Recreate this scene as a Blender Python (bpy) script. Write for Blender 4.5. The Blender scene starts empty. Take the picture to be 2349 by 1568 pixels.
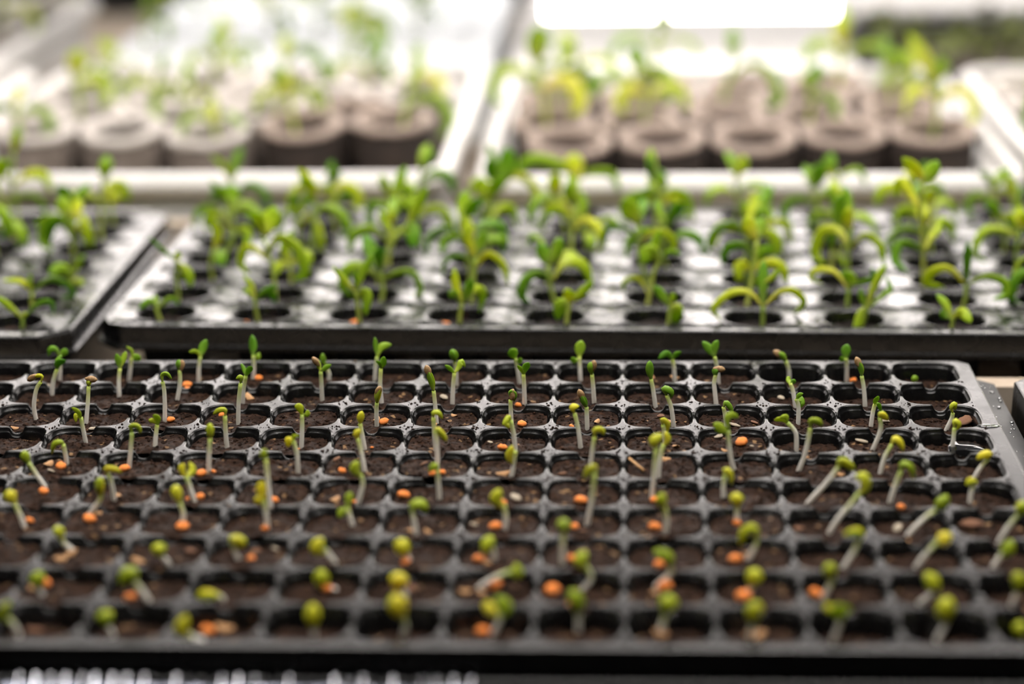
import bpy, math, random
import numpy as np
from mathutils import Vector, noise

random.seed(7)
rng = np.random.default_rng(7)
SC = bpy.context.scene
COL = SC.collection

# ------------------------------------------------------------------ camera
IMG_W, IMG_H = 2349.0, 1568.0
FPX, PITCH, YAW, ROLL = 4919.9, 0.297424, -0.051259, -0.015126
EYE = Vector((-0.121365, -0.810932, 0.261325))
fwd = Vector((math.sin(YAW) * math.cos(PITCH), math.cos(YAW) * math.cos(PITCH), -math.sin(PITCH)))
right0 = Vector((math.cos(YAW), -math.sin(YAW), 0))
up0 = right0.cross(fwd)
RIGHT = math.cos(ROLL) * right0 + math.sin(ROLL) * up0
UP = -math.sin(ROLL) * right0 + math.cos(ROLL) * up0
cam_data = bpy.data.cameras.new('camera')
cam = bpy.data.objects.new('camera', cam_data)
COL.objects.link(cam)
from mathutils import Matrix
cam.matrix_world = Matrix(((RIGHT.x, UP.x, -fwd.x, EYE.x), (RIGHT.y, UP.y, -fwd.y, EYE.y),
                           (RIGHT.z, UP.z, -fwd.z, EYE.z), (0, 0, 0, 1)))
cam_data.sensor_width = 36.0
cam_data.lens = FPX * 36.0 / IMG_W
cam_data.clip_start = 0.01
cam_data.dof.use_dof = True
cam_data.dof.focus_distance = 0.800
cam_data.dof.aperture_fstop = 3.9
cam_data.dof.aperture_blades = 9
SC.camera = cam

# ------------------------------------------------------------------ light
world = bpy.data.worlds.new('world')
SC.world = world
world.use_nodes = True
bg = world.node_tree.nodes['Background']
bg.inputs['Color'].default_value = (0.97, 0.97, 1.0, 1)
bg.inputs['Strength'].default_value = 0.15
LAMP_REAR, LAMP_LOW, FILL_TOP, FILL_FRONT, FILL_CRATE = 7.4, 12.0, 44.0, 28.0, 8.0      # emission: two grow lights, then the added fill battens
SC.view_settings.view_transform = 'Standard'
SC.view_settings.look = 'None'
SC.view_settings.gamma = 1.0
SC.view_settings.use_curve_mapping = False
SC.view_settings.exposure = 0.2
SC.cycles.max_bounces = 4
SC.cycles.diffuse_bounces = 2
SC.cycles.glossy_bounces = 3
SC.cycles.adaptive_threshold = 0.02
SC.cycles.transmission_bounces = 4
SC.cycles.caustics_reflective = False
SC.cycles.caustics_refractive = False


# ------------------------------------------------------------------ helpers
def ray(u, v):
    return fwd + RIGHT * ((u - IMG_W / 2) / FPX) - UP * ((v - IMG_H / 2) / FPX)


def at_z(u, v, z):
    d = ray(u, v)
    return EYE + d * ((z - EYE.z) / d.z)


def at_plane(u, v, p0, n):
    d = ray(u, v)
    return EYE + d * ((p0 - EYE).dot(n) / d.dot(n))


def mesh(name, verts, faces, mat=None, smooth=True):
    me = bpy.data.meshes.new(name)
    me.from_pydata([tuple(v) for v in verts], [], [tuple(f) for f in faces])
    if mat:
        me.materials.append(mat)
    if smooth:
        me.polygons.foreach_set('use_smooth', [True] * len(me.polygons))
    me.update()
    return me


def obj(name, me, parent=None, loc=None, rotz=0.0):
    o = bpy.data.objects.new(name, me)
    COL.objects.link(o)
    if parent is not None:
        o.parent = parent
    if loc is not None:
        o.location = loc
    o.rotation_euler.z = rotz
    return o


def tag(o, label, cat, group=None):
    o['label'] = label
    o['category'] = cat
    if group:
        o['group'] = group
    return o


def thing(name, label, cat, loc=(0, 0, 0), group=None, rotz=0.0):
    return tag(obj(name, None, None, loc, rotz), label, cat, group)


def structure(name, me, loc=None):
    o = obj(name, me, None, loc)
    o['kind'] = 'structure'
    return o


def box(x0, x1, y0, y1, z0, z1, bev=0.0):
    if bev <= 0:
        v = [(x, y, z) for z in (z0, z1) for y in (y0, y1) for x in (x0, x1)]
        f = [(0, 2, 3, 1), (4, 5, 7, 6), (0, 1, 5, 4), (2, 6, 7, 3), (0, 4, 6, 2), (1, 3, 7, 5)]
        return v, f
    b = bev
    import bmesh
    bm = bmesh.new()
    v, f = box(x0, x1, y0, y1, z0, z1)
    vs = [bm.verts.new(p) for p in v]
    for q in f:
        bm.faces.new([vs[i] for i in q])
    bmesh.ops.bevel(bm, geom=bm.edges[:], offset=b, segments=3, affect='EDGES', profile=0.5)
    bm.verts.index_update()
    v = [tuple(p.co) for p in bm.verts]
    f = [[p.index for p in q.verts] for q in bm.faces]
    bm.free()
    return v, f


def boxmesh(name, mat, *a, smooth=False):
    v, f = box(*a)
    return mesh(name, v, f, mat, smooth)


def bridge(na, off_a, off_b, closed=True):
    out = []
    for i in range(na if closed else na - 1):
        j = (i + 1) % na
        out.append((off_a + i, off_a + j, off_b + j, off_b + i))
    return out


def rings_mesh(name, rings, mat, cap_end=False, cap_start=False, smooth=True):
    n = len(rings[0])
    verts, faces = [], []
    for r in rings:
        verts += r
    for k in range(len(rings) - 1):
        faces += bridge(n, k * n, (k + 1) * n)
    if cap_end:
        faces.append([(len(rings) - 1) * n + i for i in range(n)])
    if cap_start:
        faces.append([n - 1 - i for i in range(n)])
    return mesh(name, verts, faces, mat, smooth)


def spline(pts, n):
    P = [Vector(p) for p in pts]
    if len(P) == 2:
        P = [P[0], (P[0] + P[1]) / 2, P[1]]
    Q = [2 * P[0] - P[1]] + P + [2 * P[-1] - P[-2]]
    seg = len(P) - 1
    out = []
    for i in range(n):
        s = i / (n - 1) * seg
        k = min(int(s), seg - 1)
        t = s - k
        a, b, c, d = Q[k], Q[k + 1], Q[k + 2], Q[k + 3]
        out.append(0.5 * ((2 * b) + (c - a) * t + (2 * a - 5 * b + 4 * c - d) * t * t + (3 * b - a - 3 * c + d) * t ** 3))
    return out


def set_t(me, vals):
    at = me.attributes.new('t', 'FLOAT', 'POINT')
    at.data.foreach_set('value', vals)


def stem_mesh(name, pts, r0, r1, mat, n=12, k=8):
    path = spline(pts, n)
    rings, ts = [], []
    ref = Vector((0, 1, 0))
    for i, p in enumerate(path):
        T = (path[min(i + 1, n - 1)] - path[max(i - 1, 0)]).normalized()
        A = T.cross(ref)
        if A.length < 1e-4:
            A = T.cross(Vector((1, 0, 0)))
        A.normalize()
        B = A.cross(T)
        t = i / (n - 1)
        r = r0 + (r1 - r0) * t
        rings.append([tuple(p + (A * math.cos(q) + B * math.sin(q)) * r) for q in [2 * math.pi * m / k for m in range(k)]])
        ts += [t] * k
    me = rings_mesh(name, rings, mat, cap_end=True, cap_start=True)
    set_t(me, ts)
    return me


def leaf_mesh(name, pts, width, face, thick, mat, n=11, petiole=0.3, cup=0.18, off=0.0):
    """a spatulate blade lofted along pts; face = angle of the blade about its axis"""
    path = spline(pts, n)
    rings, ts = [], []
    k = 10
    L = sum((path[i + 1] - path[i]).length for i in range(n - 1))
    for i, p in enumerate(path):
        T = (path[min(i + 1, n - 1)] - path[max(i - 1, 0)]).normalized()
        N = Vector((T.z, 0, -T.x))
        if N.length < 0.05:
            N = Vector((1, 0, 0))
        N = (N - T * N.dot(T)).normalized()
        D = T.cross(N).normalized()
        W = N * math.cos(face) + D * math.sin(face)
        H = D * math.cos(face) - N * math.sin(face)
        t = i / (n - 1)
        body = math.sin(math.pi * min(1, max(0, t * 0.96 + 0.04)) ** 1.25) ** 0.62 if t < 1 else 0
        w = width * 0.5 * max(body, petiole * (1 - t) ** 0.8 if t < 0.5 else 0)
        if i == n - 1:
            w = width * 0.06
        h = max(thick * 0.5 * (0.45 + 0.55 * body), thick * 0.2) if i < n - 1 else thick * 0.08
        h = min(h, w * 0.9 + 1e-5)
        ring = []
        for m in range(k):
            q = 2 * math.pi * m / k
            cu = cup * w * (math.cos(q) ** 2)
            ring.append(tuple(p + W * (w * math.cos(q)) + H * (h * math.sin(q) + cu + off * body)))
        rings.append(ring)
        ts += [t] * k
    me = rings_mesh(name, rings, mat, cap_end=True, cap_start=True)
    set_t(me, ts)
    return me


ORD = ['first', 'second', 'third', 'fourth', 'fifth', 'sixth', 'seventh', 'eighth', 'ninth', 'tenth', 'eleventh',
       'twelfth', 'thirteenth', 'fourteenth', 'fifteenth', 'sixteenth', 'seventeenth', 'eighteenth', 'nineteenth', 'twentieth']


# ------------------------------------------------------------------ materials
def new_mat(name):
    m = bpy.data.materials.new(name)
    m.use_nodes = True
    return m, m.node_tree, m.node_tree.nodes['Principled BSDF']


def noise_node(nt, scale, detail=4.0, rough=0.6, coord='Object'):
    tc = nt.nodes.new('ShaderNodeTexCoord')
    n = nt.nodes.new('ShaderNodeTexNoise')
    n.inputs['Scale'].default_value = scale
    n.inputs['Detail'].default_value = detail
    n.inputs['Roughness'].default_value = rough
    nt.links.new(tc.outputs[coord], n.inputs['Vector'])
    return n


def ramp(nt, src, stops):
    r = nt.nodes.new('ShaderNodeValToRGB')
    el = r.color_ramp.elements
    while len(el) > 1:
        el.remove(el[-1])
    el[0].position, el[0].color = stops[0][0], (*stops[0][1], 1)
    for p, c in stops[1:]:
        e = el.new(p)
        e.color = (*c, 1)
    nt.links.new(src, r.inputs['Fac'])
    return r


def bump(nt, src, bsdf, strength, dist):
    b = nt.nodes.new('ShaderNodeBump')
    b.inputs['Strength'].default_value = strength
    b.inputs['Distance'].default_value = dist
    nt.links.new(src, b.inputs['Height'])
    nt.links.new(b.outputs['Normal'], bsdf.inputs['Normal'])


def simple_mat(name, c0, c1, scale, rough, bump_s=0.0, bump_d=0.0005, rough2=None, spec=0.5):
    m, nt, b = new_mat(name)
    n = noise_node(nt, scale)
    r = ramp(nt, n.outputs['Fac'], [(0.35, c0), (0.68, c1)])
    nt.links.new(r.outputs['Color'], b.inputs['Base Color'])
    b.inputs['Roughness'].default_value = rough
    b.inputs['Specular IOR Level'].default_value = spec
    if rough2 is not None:
        n2 = noise_node(nt, scale * 0.23, 5)
        mr = nt.nodes.new('ShaderNodeMapRange')
        mr.inputs['From Min'].default_value, mr.inputs['From Max'].default_value = 0.35, 0.65
        mr.inputs['To Min'].default_value, mr.inputs['To Max'].default_value = rough, rough2
        nt.links.new(n2.outputs['Fac'], mr.inputs['Value'])
        nt.links.new(mr.outputs['Result'], b.inputs['Roughness'])
    if bump_s:
        bump(nt, n.outputs['Fac'], b, bump_s, bump_d)
    return m


M = {}
M['plug'] = simple_mat('black_tray_plastic', (0.0022, 0.0022, 0.0024), (0.005, 0.0048, 0.0048), 260, 0.24, 0.10, 0.0002, 0.33, spec=0.38)
M['sheet'] = simple_mat('black_sheet_plastic', (0.0022, 0.0022, 0.0023), (0.005, 0.0048, 0.0047), 420, 0.20, 0.20, 0.0003, 0.33, spec=0.75)
M['drip'] = simple_mat('drip_tray_plastic', (0.001, 0.001, 0.0011), (0.002, 0.002, 0.002), 200, 0.42, 0.1, 0.0003, 0.5)
M['white'] = simple_mat('white_plastic', (0.58, 0.56, 0.53), (0.66, 0.64, 0.62), 30, 0.35)
M['foam'] = simple_mat('grey_foam', (0.60, 0.62, 0.63), (0.72, 0.73, 0.74), 60, 0.6)  # pale tone stands in for lamp sheen on a dark tray
M['rail'] = simple_mat('beige_rail', (0.42, 0.34, 0.26), (0.52, 0.44, 0.35), 60, 0.55, 0.1, 0.0004)
M['floor'] = simple_mat('dark_floor', (0.015, 0.014, 0.013), (0.03, 0.028, 0.026), 4, 0.8)
M['wall'] = simple_mat('dim_wall', (0.05, 0.05, 0.05), (0.07, 0.07, 0.068), 3, 0.8)
M['ceiling'] = simple_mat('grey_ceiling', (0.16, 0.16, 0.16), (0.2, 0.2, 0.2), 3, 0.8)
M['card_wall'] = simple_mat('wet_cardboard', (0.016, 0.010, 0.007), (0.038, 0.024, 0.017), 70, 0.8, 0.3, 0.0006)  # shade on the backlit pot sides put into this darker brown
M['paper_wall'] = simple_mat('damp_paper', (0.13, 0.105, 0.088), (0.21, 0.175, 0.15), 70, 0.8, 0.3, 0.0006)  # the same side shade put into the colour of the paper pots
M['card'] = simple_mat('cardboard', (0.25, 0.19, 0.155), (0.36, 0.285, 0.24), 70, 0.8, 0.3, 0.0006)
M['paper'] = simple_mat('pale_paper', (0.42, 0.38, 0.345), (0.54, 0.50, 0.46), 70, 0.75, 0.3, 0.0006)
M['orange'] = simple_mat('orange_seed_coating', (0.80, 0.20, 0.022), (0.93, 0.30, 0.05), 900, 0.55, 0.5, 0.0004)
M['tan'] = simple_mat('tan_husk', (0.36, 0.17, 0.06), (0.62, 0.36, 0.17), 700, 0.6, 0.5, 0.0004)
M['pale'] = simple_mat('pale_chip', (0.30, 0.24, 0.17), (0.50, 0.43, 0.33), 700, 0.65, 0.5, 0.0004)
M['bark'] = simple_mat('bark_chip', (0.12, 0.05, 0.025), (0.26, 0.12, 0.06), 500, 0.7, 0.5, 0.0005)
M['coat'] = simple_mat('brown_seed_coat', (0.26, 0.14, 0.05), (0.48, 0.31, 0.15), 900, 0.5, 0.3, 0.0002)
M['housing'] = simple_mat('lamp_housing', (0.65, 0.65, 0.66), (0.72, 0.72, 0.73), 20, 0.4)
M['wood'] = simple_mat('splinter', (0.42, 0.22, 0.08), (0.58, 0.34, 0.15), 500, 0.6)


def soil_mat(name, c0, c1, c2, chips, wet=0.08):
    m, nt, b = new_mat(name)
    n = noise_node(nt, 420, 6, 0.7)
    r = ramp(nt, n.outputs['Fac'], [(0.32, c0), (0.52, c1), (0.72, c2)])
    tc = nt.nodes.new('ShaderNodeTexCoord')
    vo = nt.nodes.new('ShaderNodeTexVoronoi')
    vo.inputs['Scale'].default_value = 700
    nt.links.new(tc.outputs['Object'], vo.inputs['Vector'])
    sep = nt.nodes.new('ShaderNodeSeparateColor')
    nt.links.new(vo.outputs['Color'], sep.inputs['Color'])
    gt = nt.nodes.new('ShaderNodeMath')
    gt.operation = 'GREATER_THAN'
    gt.inputs[1].default_value = 0.982
    nt.links.new(sep.outputs['Red'], gt.inputs[0])
    mx = nt.nodes.new('ShaderNodeMix')
    mx.data_type = 'RGBA'
    nt.links.new(gt.outputs[0], mx.inputs['Factor'])
    nt.links.new(r.outputs['Color'], mx.inputs['A'])
    mx.inputs['B'].default_value = (*chips, 1)
    nt.links.new(mx.outputs['Result'], b.inputs['Base Color'])
    b.inputs['Roughness'].default_value = 0.62
    b.inputs['Specular IOR Level'].default_value = wet
    bump(nt, n.outputs['Fac'], b, 0.9, 0.0012)
    return m


M['soil'] = soil_mat('brown_potting_soil', (0.0055, 0.0027, 0.0016), (0.020, 0.0094, 0.0054), (0.066, 0.031, 0.016), (0.20, 0.12, 0.06))
M['far_soil'] = soil_mat('grey_brown_soil', (0.05, 0.038, 0.032), (0.09, 0.07, 0.058), (0.13, 0.10, 0.085), (0.2, 0.15, 0.1))
M['dark_soil'] = soil_mat('dark_potting_soil', (0.005, 0.003, 0.0024), (0.012, 0.007, 0.0052), (0.030, 0.017, 0.012), (0.10, 0.05, 0.03), 0.25)


def plant_mat(name, stops, trans=0.35, vary=0.12, rough=0.4):
    m, nt, b = new_mat(name)
    at = nt.nodes.new('ShaderNodeAttribute')
    at.attribute_name = 't'
    r = ramp(nt, at.outputs['Fac'], stops)
    info = nt.nodes.new('ShaderNodeObjectInfo')
    hsv = nt.nodes.new('ShaderNodeHueSaturation')
    mr = nt.nodes.new('ShaderNodeMapRange')
    mr.inputs['To Min'].default_value, mr.inputs['To Max'].default_value = 0.5 - vary * 0.2, 0.5 + vary * 0.12
    nt.links.new(info.outputs['Random'], mr.inputs['Value'])
    nt.links.new(mr.outputs['Result'], hsv.inputs['Hue'])
    mr2 = nt.nodes.new('ShaderNodeMapRange')
    mr2.inputs['To Min'].default_value, mr2.inputs['To Max'].default_value = 1 + vary, 1 - vary * 1.6
    nt.links.new(info.outputs['Random'], mr2.inputs['Value'])
    nt.links.new(mr2.outputs['Result'], hsv.inputs['Value'])
    nt.links.new(r.outputs['Color'], hsv.inputs['Color'])
    nt.links.new(hsv.outputs['Color'], b.inputs['Base Color'])
    b.inputs['Roughness'].default_value = rough
    tr = nt.nodes.new('ShaderNodeBsdfTranslucent')
    nt.links.new(hsv.outputs['Color'], tr.inputs['Color'])
    ms = nt.nodes.new('ShaderNodeMixShader')
    ms.inputs['Fac'].default_value = trans
    nt.links.new(b.outputs['BSDF'], ms.inputs[1])
    nt.links.new(tr.outputs['BSDF'], ms.inputs[2])
    nt.links.new(ms.outputs['Shader'], nt.nodes['Material Output'].inputs['Surface'])
    n = noise_node(nt, 900)
    bump(nt, n.outputs['Fac'], b, 0.15, 0.0002)
    return m


M['stem'] = plant_mat('white_stem', [(0.0, (0.84, 0.79, 0.72)), (0.62, (0.92, 0.90, 0.83)), (0.86, (0.76, 0.80, 0.42)), (1.0, (0.52, 0.66, 0.09))], 0.35, 0.05)
M['lime'] = plant_mat('lime_leaf', [(0.0, (0.66, 0.76, 0.12)), (0.5, (0.66, 0.74, 0.045)), (1.0, (0.60, 0.70, 0.035))], 0.42, 0.22)
M['green'] = plant_mat('green_leaf', [(0.0, (0.48, 0.64, 0.12)), (0.4, (0.28, 0.52, 0.035)), (1.0, (0.22, 0.45, 0.025))], 0.42, 0.2)
M['sprout_stem'] = plant_mat('green_stem', [(0.0, (0.50, 0.50, 0.16)), (0.5, (0.50, 0.60, 0.13)), (1.0, (0.42, 0.58, 0.07))], 0.35, 0.1)
M['sprout_leaf'] = plant_mat('sprout_leaf', [(0.0, (0.50, 0.60, 0.12)), (0.45, (0.42, 0.64, 0.035)), (1.0, (0.27, 0.55, 0.014))], 0.45, 0.25)
M['far_leaf'] = plant_mat('far_leaf', [(0.0, (0.55, 0.62, 0.16)), (1.0, (0.38, 0.62, 0.05))], 0.5, 0.25)
M['olive'] = plant_mat('olive_leaf', [(0.0, (0.20, 0.22, 0.06)), (1.0, (0.16, 0.20, 0.04))], 0.3, 0.2)


def glow(name, col, s):
    m, nt, b = new_mat(name)
    b.inputs['Base Color'].default_value = (*col, 1)
    b.inputs['Emission Color'].default_value = (*col, 1)
    b.inputs['Emission Strength'].default_value = s
    n = noise_node(nt, 3)
    r = ramp(nt, n.outputs['Fac'], [(0.0, (0.5, 0.5, 0.5)), (1.0, (0.55, 0.55, 0.55))])
    nt.links.new(r.outputs['Color'], b.inputs['Roughness'])
    return m


M['glow_rear'] = glow('lit_diffuser', (1.0, 0.93, 0.90), LAMP_REAR)
M['glow_low'] = glow('lit_tube', (1.0, 0.95, 0.92), LAMP_LOW)
M['glow_front'] = glow('lit_front_batten', (1.0, 0.95, 0.90), FILL_FRONT)
M['glow_rear_top'] = glow('lit_rear_batten', (1.0, 0.96, 0.94), FILL_CRATE * 1.1)
M['glow_crate'] = glow('lit_crate_batten', (1.0, 0.94, 0.90), FILL_CRATE)
M['glow_top'] = glow('lit_batten', (1.0, 0.94, 0.88), FILL_TOP)
wm, wnt, wb = new_mat('water')
wb.inputs['Base Color'].default_value = (0.9, 0.93, 0.95, 1)
wb.inputs['Roughness'].default_value = 0.02
wb.inputs['IOR'].default_value = 1.33
wb.inputs['Transmission Weight'].default_value = 1.0
wn = noise_node(wnt, 120, 2)
bump(wnt, wn.outputs['Fac'], wb, 0.06, 0.0003)
M['water'] = wm

# ------------------------------------------------------------------ the room (mostly out of frame)
structure('floor', boxmesh('floor', M['floor'], -3, 3, -2.5, 4.2, -0.86, -0.80))
structure('ceiling', boxmesh('ceiling', M['ceiling'], -3, 3, -2.5, 4.2, 1.60, 1.66))
structure('wall_left', boxmesh('wall_left', M['wall'], -3.06, -3, -2.5, 4.2, -0.8, 1.6))
structure('wall_right', boxmesh('wall_right', M['wall'], 3, 3.06, -2.5, 4.2, -0.8, 1.6))
structure('wall_front', boxmesh('wall_front', M['wall'], -3, 3, -2.56, -2.5, -0.8, 1.6))
structure('wall_back', boxmesh('wall_back', M['wall'], -3, 3, 4.14, 4.2, -0.8, 0.25))
wf = structure('window_1', boxmesh('window_frame', M['white'], -3, 3, 4.12, 4.20, 0.25, 0.29))
for wx in (-2.0, -1.0, 0.0, 1.0, 2.0):
    obj('window_bar', boxmesh('window_bar', M['white'], wx - 0.02, wx + 0.02, 4.13, 4.18, 0.29, 1.6), wf)

# bench: beige rails that carry the trays
bench = thing('bench', 'beige slatted bench that carries all the trays', 'bench')
for (y0, y1, z1) in ((-0.215, -0.175, -0.0460), (0.0195, 0.0315, -0.0125), (0.18, 0.235, -0.0545), (0.2900, 0.3030, -0.0112), (0.335, 0.46, -0.0545),
                     (0.48, 0.62, -0.0545), (0.66, 0.80, -0.0545), (0.82, 0.96, -0.0545), (0.98, 1.14, -0.0545), (1.16, 1.36, -0.0545)):
    obj('rail', boxmesh('rail', M['rail'], -0.95, 0.75, y0, y1, z1 - 0.02, z1), bench)
for sx in (-0.93, 0.71):
    obj('side_beam', boxmesh('side_beam', M['rail'], sx, sx + 0.03, -0.28, 1.36, -0.12, -0.0745), bench)
    for ly in (-0.26, 1.31):
        obj('leg', boxmesh('leg', M['rail'], sx, sx + 0.03, ly, ly + 0.03, -0.80, -0.12), bench)


# ------------------------------------------------------------------ cell trays
def squircle(half, n_exp, angs):
    out = []
    for a in angs:
        c, s = math.cos(a), math.sin(a)
        r = (abs(c) ** n_exp + abs(s) ** n_exp) ** (-1.0 / n_exp)
        out.append((half * r * c, half * r * s))
    return out


def angle_list():
    base = [0, 0.03, 0.06, 0.09, 0.12, 0.145, 0.165, 0.19, 0.24, 0.34, 0.46, 0.60, math.pi / 4]
    q = base + [math.pi / 2 - a for a in base[-2:0:-1]]
    out = []
    for k in range(4):
        out += [a + k * math.pi / 2 for a in q]
    return out


ANG = angle_list()


def plug_cell(P, half, notch, name):
    """one pocket with its share of the flat top; notch = set of sides (0:+x 1:+y 2:-x 3:-y) that dip"""
    NW, ND = 0.0021, 0.0027

    def dip(x, y, a):
        side = int(((a + math.pi / 4) % (2 * math.pi)) // (math.pi / 2))
        d = abs(y) if side in (0, 2) else abs(x)
        if side not in notch or d > NW * 1.25:
            return 0.0
        q = min(1.0, d / (NW * 1.25))
        return -ND * math.sqrt(max(0.0, 1 - q ** 2.6))
    rings = []
    sq = []
    h = P / 2
    for a in ANG:
        c, s = math.cos(a), math.sin(a)
        r = h / max(abs(c), abs(s))
        sq.append((r * c, r * s, dip(r * c, r * s, a)))
    rings.append(sq)
    for da, z in ((0.00062, 0.0), (0.0004, 0.0), (0.00005, -0.0001), (-0.0002, -0.0005), (-0.0003, -0.0014), (-0.0008, -0.0017),
                  (-0.0010, -0.0024), (-0.0022, -0.012), (-0.0050, -0.040)):
        ring = []
        for (x, y), a in zip(squircle(half + da, 3.8, ANG), ANG):
            k = max(0.0, 1 + z / 0.009)
            ring.append((x, y, z + dip(x, y, a) * k))
        rings.append(ring)
    return rings_mesh(name, rings, M['plug'], cap_end=True)


def rim_frame(name, x0, x1, y0, y1, ox0, ox1, oy0, oy1, skirt, mat, chamfer=0.004, roll=0.0008, flange=0.0, z_top=0.0):
    """flat margin round the cell field plus the skirt that hangs from it"""
    def ringpts(ax0, ax1, ay0, ay1, ch, z):
        return [(ax0 + ch, ay0, z), (ax1 - ch, ay0, z), (ax1, ay0 + ch, z), (ax1, ay1 - ch, z), (ax1 - ch, ay1, z),
                (ax0 + ch, ay1, z), (ax0, ay1 - ch, z), (ax0, ay0 + ch, z)]
    e = roll
    rings = [ringpts(x0, x1, y0, y1, 1e-5, -0.0001 + z_top), ringpts(ox0 + e, ox1 - e, oy0 + e, oy1 - e, chamfer, z_top),
             ringpts(ox0 + e * .3, ox1 - e * .3, oy0 + e * .3, oy1 - e * .3, chamfer, z_top - e * .3),
             ringpts(ox0, ox1, oy0, oy1, chamfer, z_top - e), ringpts(ox0 - .0004, ox1 + .0004, oy0 - .0004, oy1 + .0004, chamfer, z_top - skirt)]
    if flange:
        g = .0004 + flange
        rings.append(ringpts(ox0 - g, ox1 + g, oy0 - g, oy1 + g, chamfer, z_top - skirt - 0.0004))
        rings.append(ringpts(ox0 - g, ox1 + g, oy0 - g, oy1 + g, chamfer, z_top - skirt - 0.0022))
    me = rings_mesh(name, rings, mat)
    me.polygons.foreach_set('use_smooth', [False] * len(me.polygons))
    return me


PP, HALF = 0.0265, 0.01268
ROW_DEPTH = [0.0043, 0.0035, 0.0026, 0.0021, 0.0014, 0.0013, 0.0014, 0.0015, 0.0031, 0.0062]
cell_off = {}


def cell_depth(r, c):
    if (r, c) not in cell_off:
        R = random.Random(r * 31 + c * 7 + 5)
        d = ROW_DEPTH[r] + R.uniform(-0.0005, 0.0007)
        if c >= 17:
            d += 0.0016
        if c == 19:
            d += 0.0008
        cell_off[(r, c)] = (d, R.uniform(-0.06, 0.06), R.uniform(-0.12, 0.02), R.uniform(0, 50))
    return cell_off[(r, c)]


def soil_z(x, y):
    c = min(19, max(0, round(x / PP) + 19))
    r = min(9, max(0, round(-y / PP)))
    d, sx, sy, ph = cell_depth(r, c)
    lx, ly = x - (c - 19) * PP, y + r * PP
    p = Vector((x * 160, y * 160, ph))
    big = noise.noise(p)
    fine = noise.noise(p * 3.1) * 0.45 + noise.noise(p * 7.0) * 0.22
    edge = max(abs(lx), abs(ly)) / HALF
    return -d + lx * sx + ly * sy + 0.0009 * big + 0.0011 * fine - 0.0008 * edge ** 4


def crumbs_into(verts, faces, pts, smin, smax):
    base = [(1, 0, 0), (-1, 0, 0), (0, 1, 0), (0, -1, 0), (0, 0, 1), (0, 0, -1)]
    tri = [(0, 2, 4), (2, 1, 4), (1, 3, 4), (3, 0, 4), (2, 0, 5), (1, 2, 5), (3, 1, 5), (0, 3, 5)]
    for (x, y, z) in pts:
        s = smin + (smax - smin) * random.random() ** 2.2
        k = len(verts)
        sx, sy, sz = s * random.uniform(.6, 1.5), s * random.uniform(.6, 1.3), s * random.uniform(.5, .9)
        a = random.uniform(0, 6.28)
        ca, sa = math.cos(a), math.sin(a)
        for (bx, by, bz) in base:
            bx, by, bz = bx * sx * random.uniform(.7, 1.3), by * sy * random.uniform(.7, 1.3), bz * sz
            verts.append((x + bx * ca - by * sa, y + bx * sa + by * ca, z + bz))
        faces += [(k + i, k + j, k + m) for i, j, m in tri]


# ---- front tray: ten rows of twenty square cells
tray = thing('seedling_tray', 'black cell tray in front, brown soil in ten rows of square cells', 'tray', (-0.25, -0.12, -0.0458))
TO = Vector((-0.25, -0.12, -0.0458))
cellmesh = {}
for r in range(10):
    for c in range(20):
        notch = frozenset(([0] if c < 19 else []) + ([1] if r > 0 else []) + ([2] if c > 0 else []) + ([3] if r < 9 else []))
        if notch not in cellmesh:
            cellmesh[notch] = plug_cell(PP, HALF, notch, 'cell')
        obj('cell', cellmesh[notch], tray, Vector(((c - 19) * PP, -r * PP, 0)) - TO)
fr = obj('rim', rim_frame('rim', -19.5 * PP, .5 * PP, -9.5 * PP, .5 * PP, -0.522, 0.0188, -0.2553, 0.0157, 0.0075, M['plug']), tray, -TO)

sv, sf = [], []
NG = 30
for r in range(10):
    for c in range(20):
        d = cell_depth(r, c)[0]
        hw = HALF - 0.0009 - 0.10 * d
        fine = NG if c >= 5 else 8
        k0 = len(sv)
        cx, cy = (c - 19) * PP, -r * PP
        for j in range(fine):
            for i in range(fine):
                a, b = 2 * i / (fine - 1) - 1, 2 * j / (fine - 1) - 1
                m = max(abs(a), abs(b))
                if m > 1e-6:
                    n3 = (abs(a) ** 3.3 + abs(b) ** 3.3) ** (1 / 3.3)
                    a2, b2 = a * m / n3, b * m / n3
                else:
                    a2, b2 = 0, 0
                x, y = cx + a2 * hw, cy + b2 * hw
                sv.append((x, y, soil_z(x, y)))
        for j in range(fine - 1):
            for i in range(fine - 1):
                q = k0 + j * fine + i
                sf.append((q, q + 1, q + fine + 1, q + fine))
        if c >= 5:
            pts = []
            for _ in range(105):
                a, b = random.uniform(-1, 1) * hw * .9, random.uniform(-1, 1) * hw * .9
                pts.append((cx + a, cy + b, soil_z(cx + a, cy + b) + 0.0001))
            crumbs_into(sv, sf, pts, 0.0002, 0.0010)
            pts = []
            for _ in range(26 if 3 <= r <= 6 else 12):        # specks that fell on the plastic between the cells
                sx, sy = random.choice((-1, 1)), random.choice((-1, 1))
                a, b = sx * random.uniform(.80, 1.0) * PP / 2, sy * random.uniform(.80, 1.0) * PP / 2
                pts.append((cx + a, cy + b, 0.00008))
            crumbs_into(sv, sf, pts, 0.0001, 0.0006)
so = obj('potting_soil', mesh('potting_soil', sv, sf, M['soil']), tray, -TO)
so['kind'] = 'stuff'
so['label'] = 'crumbly brown potting soil'

# ---- the shallow drip tray the front tray sits in
drip = thing('drip_tray', 'shallow black drip tray with wet flange under the front cell tray', 'tray', (-0.25, -0.12, -0.046))


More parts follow.
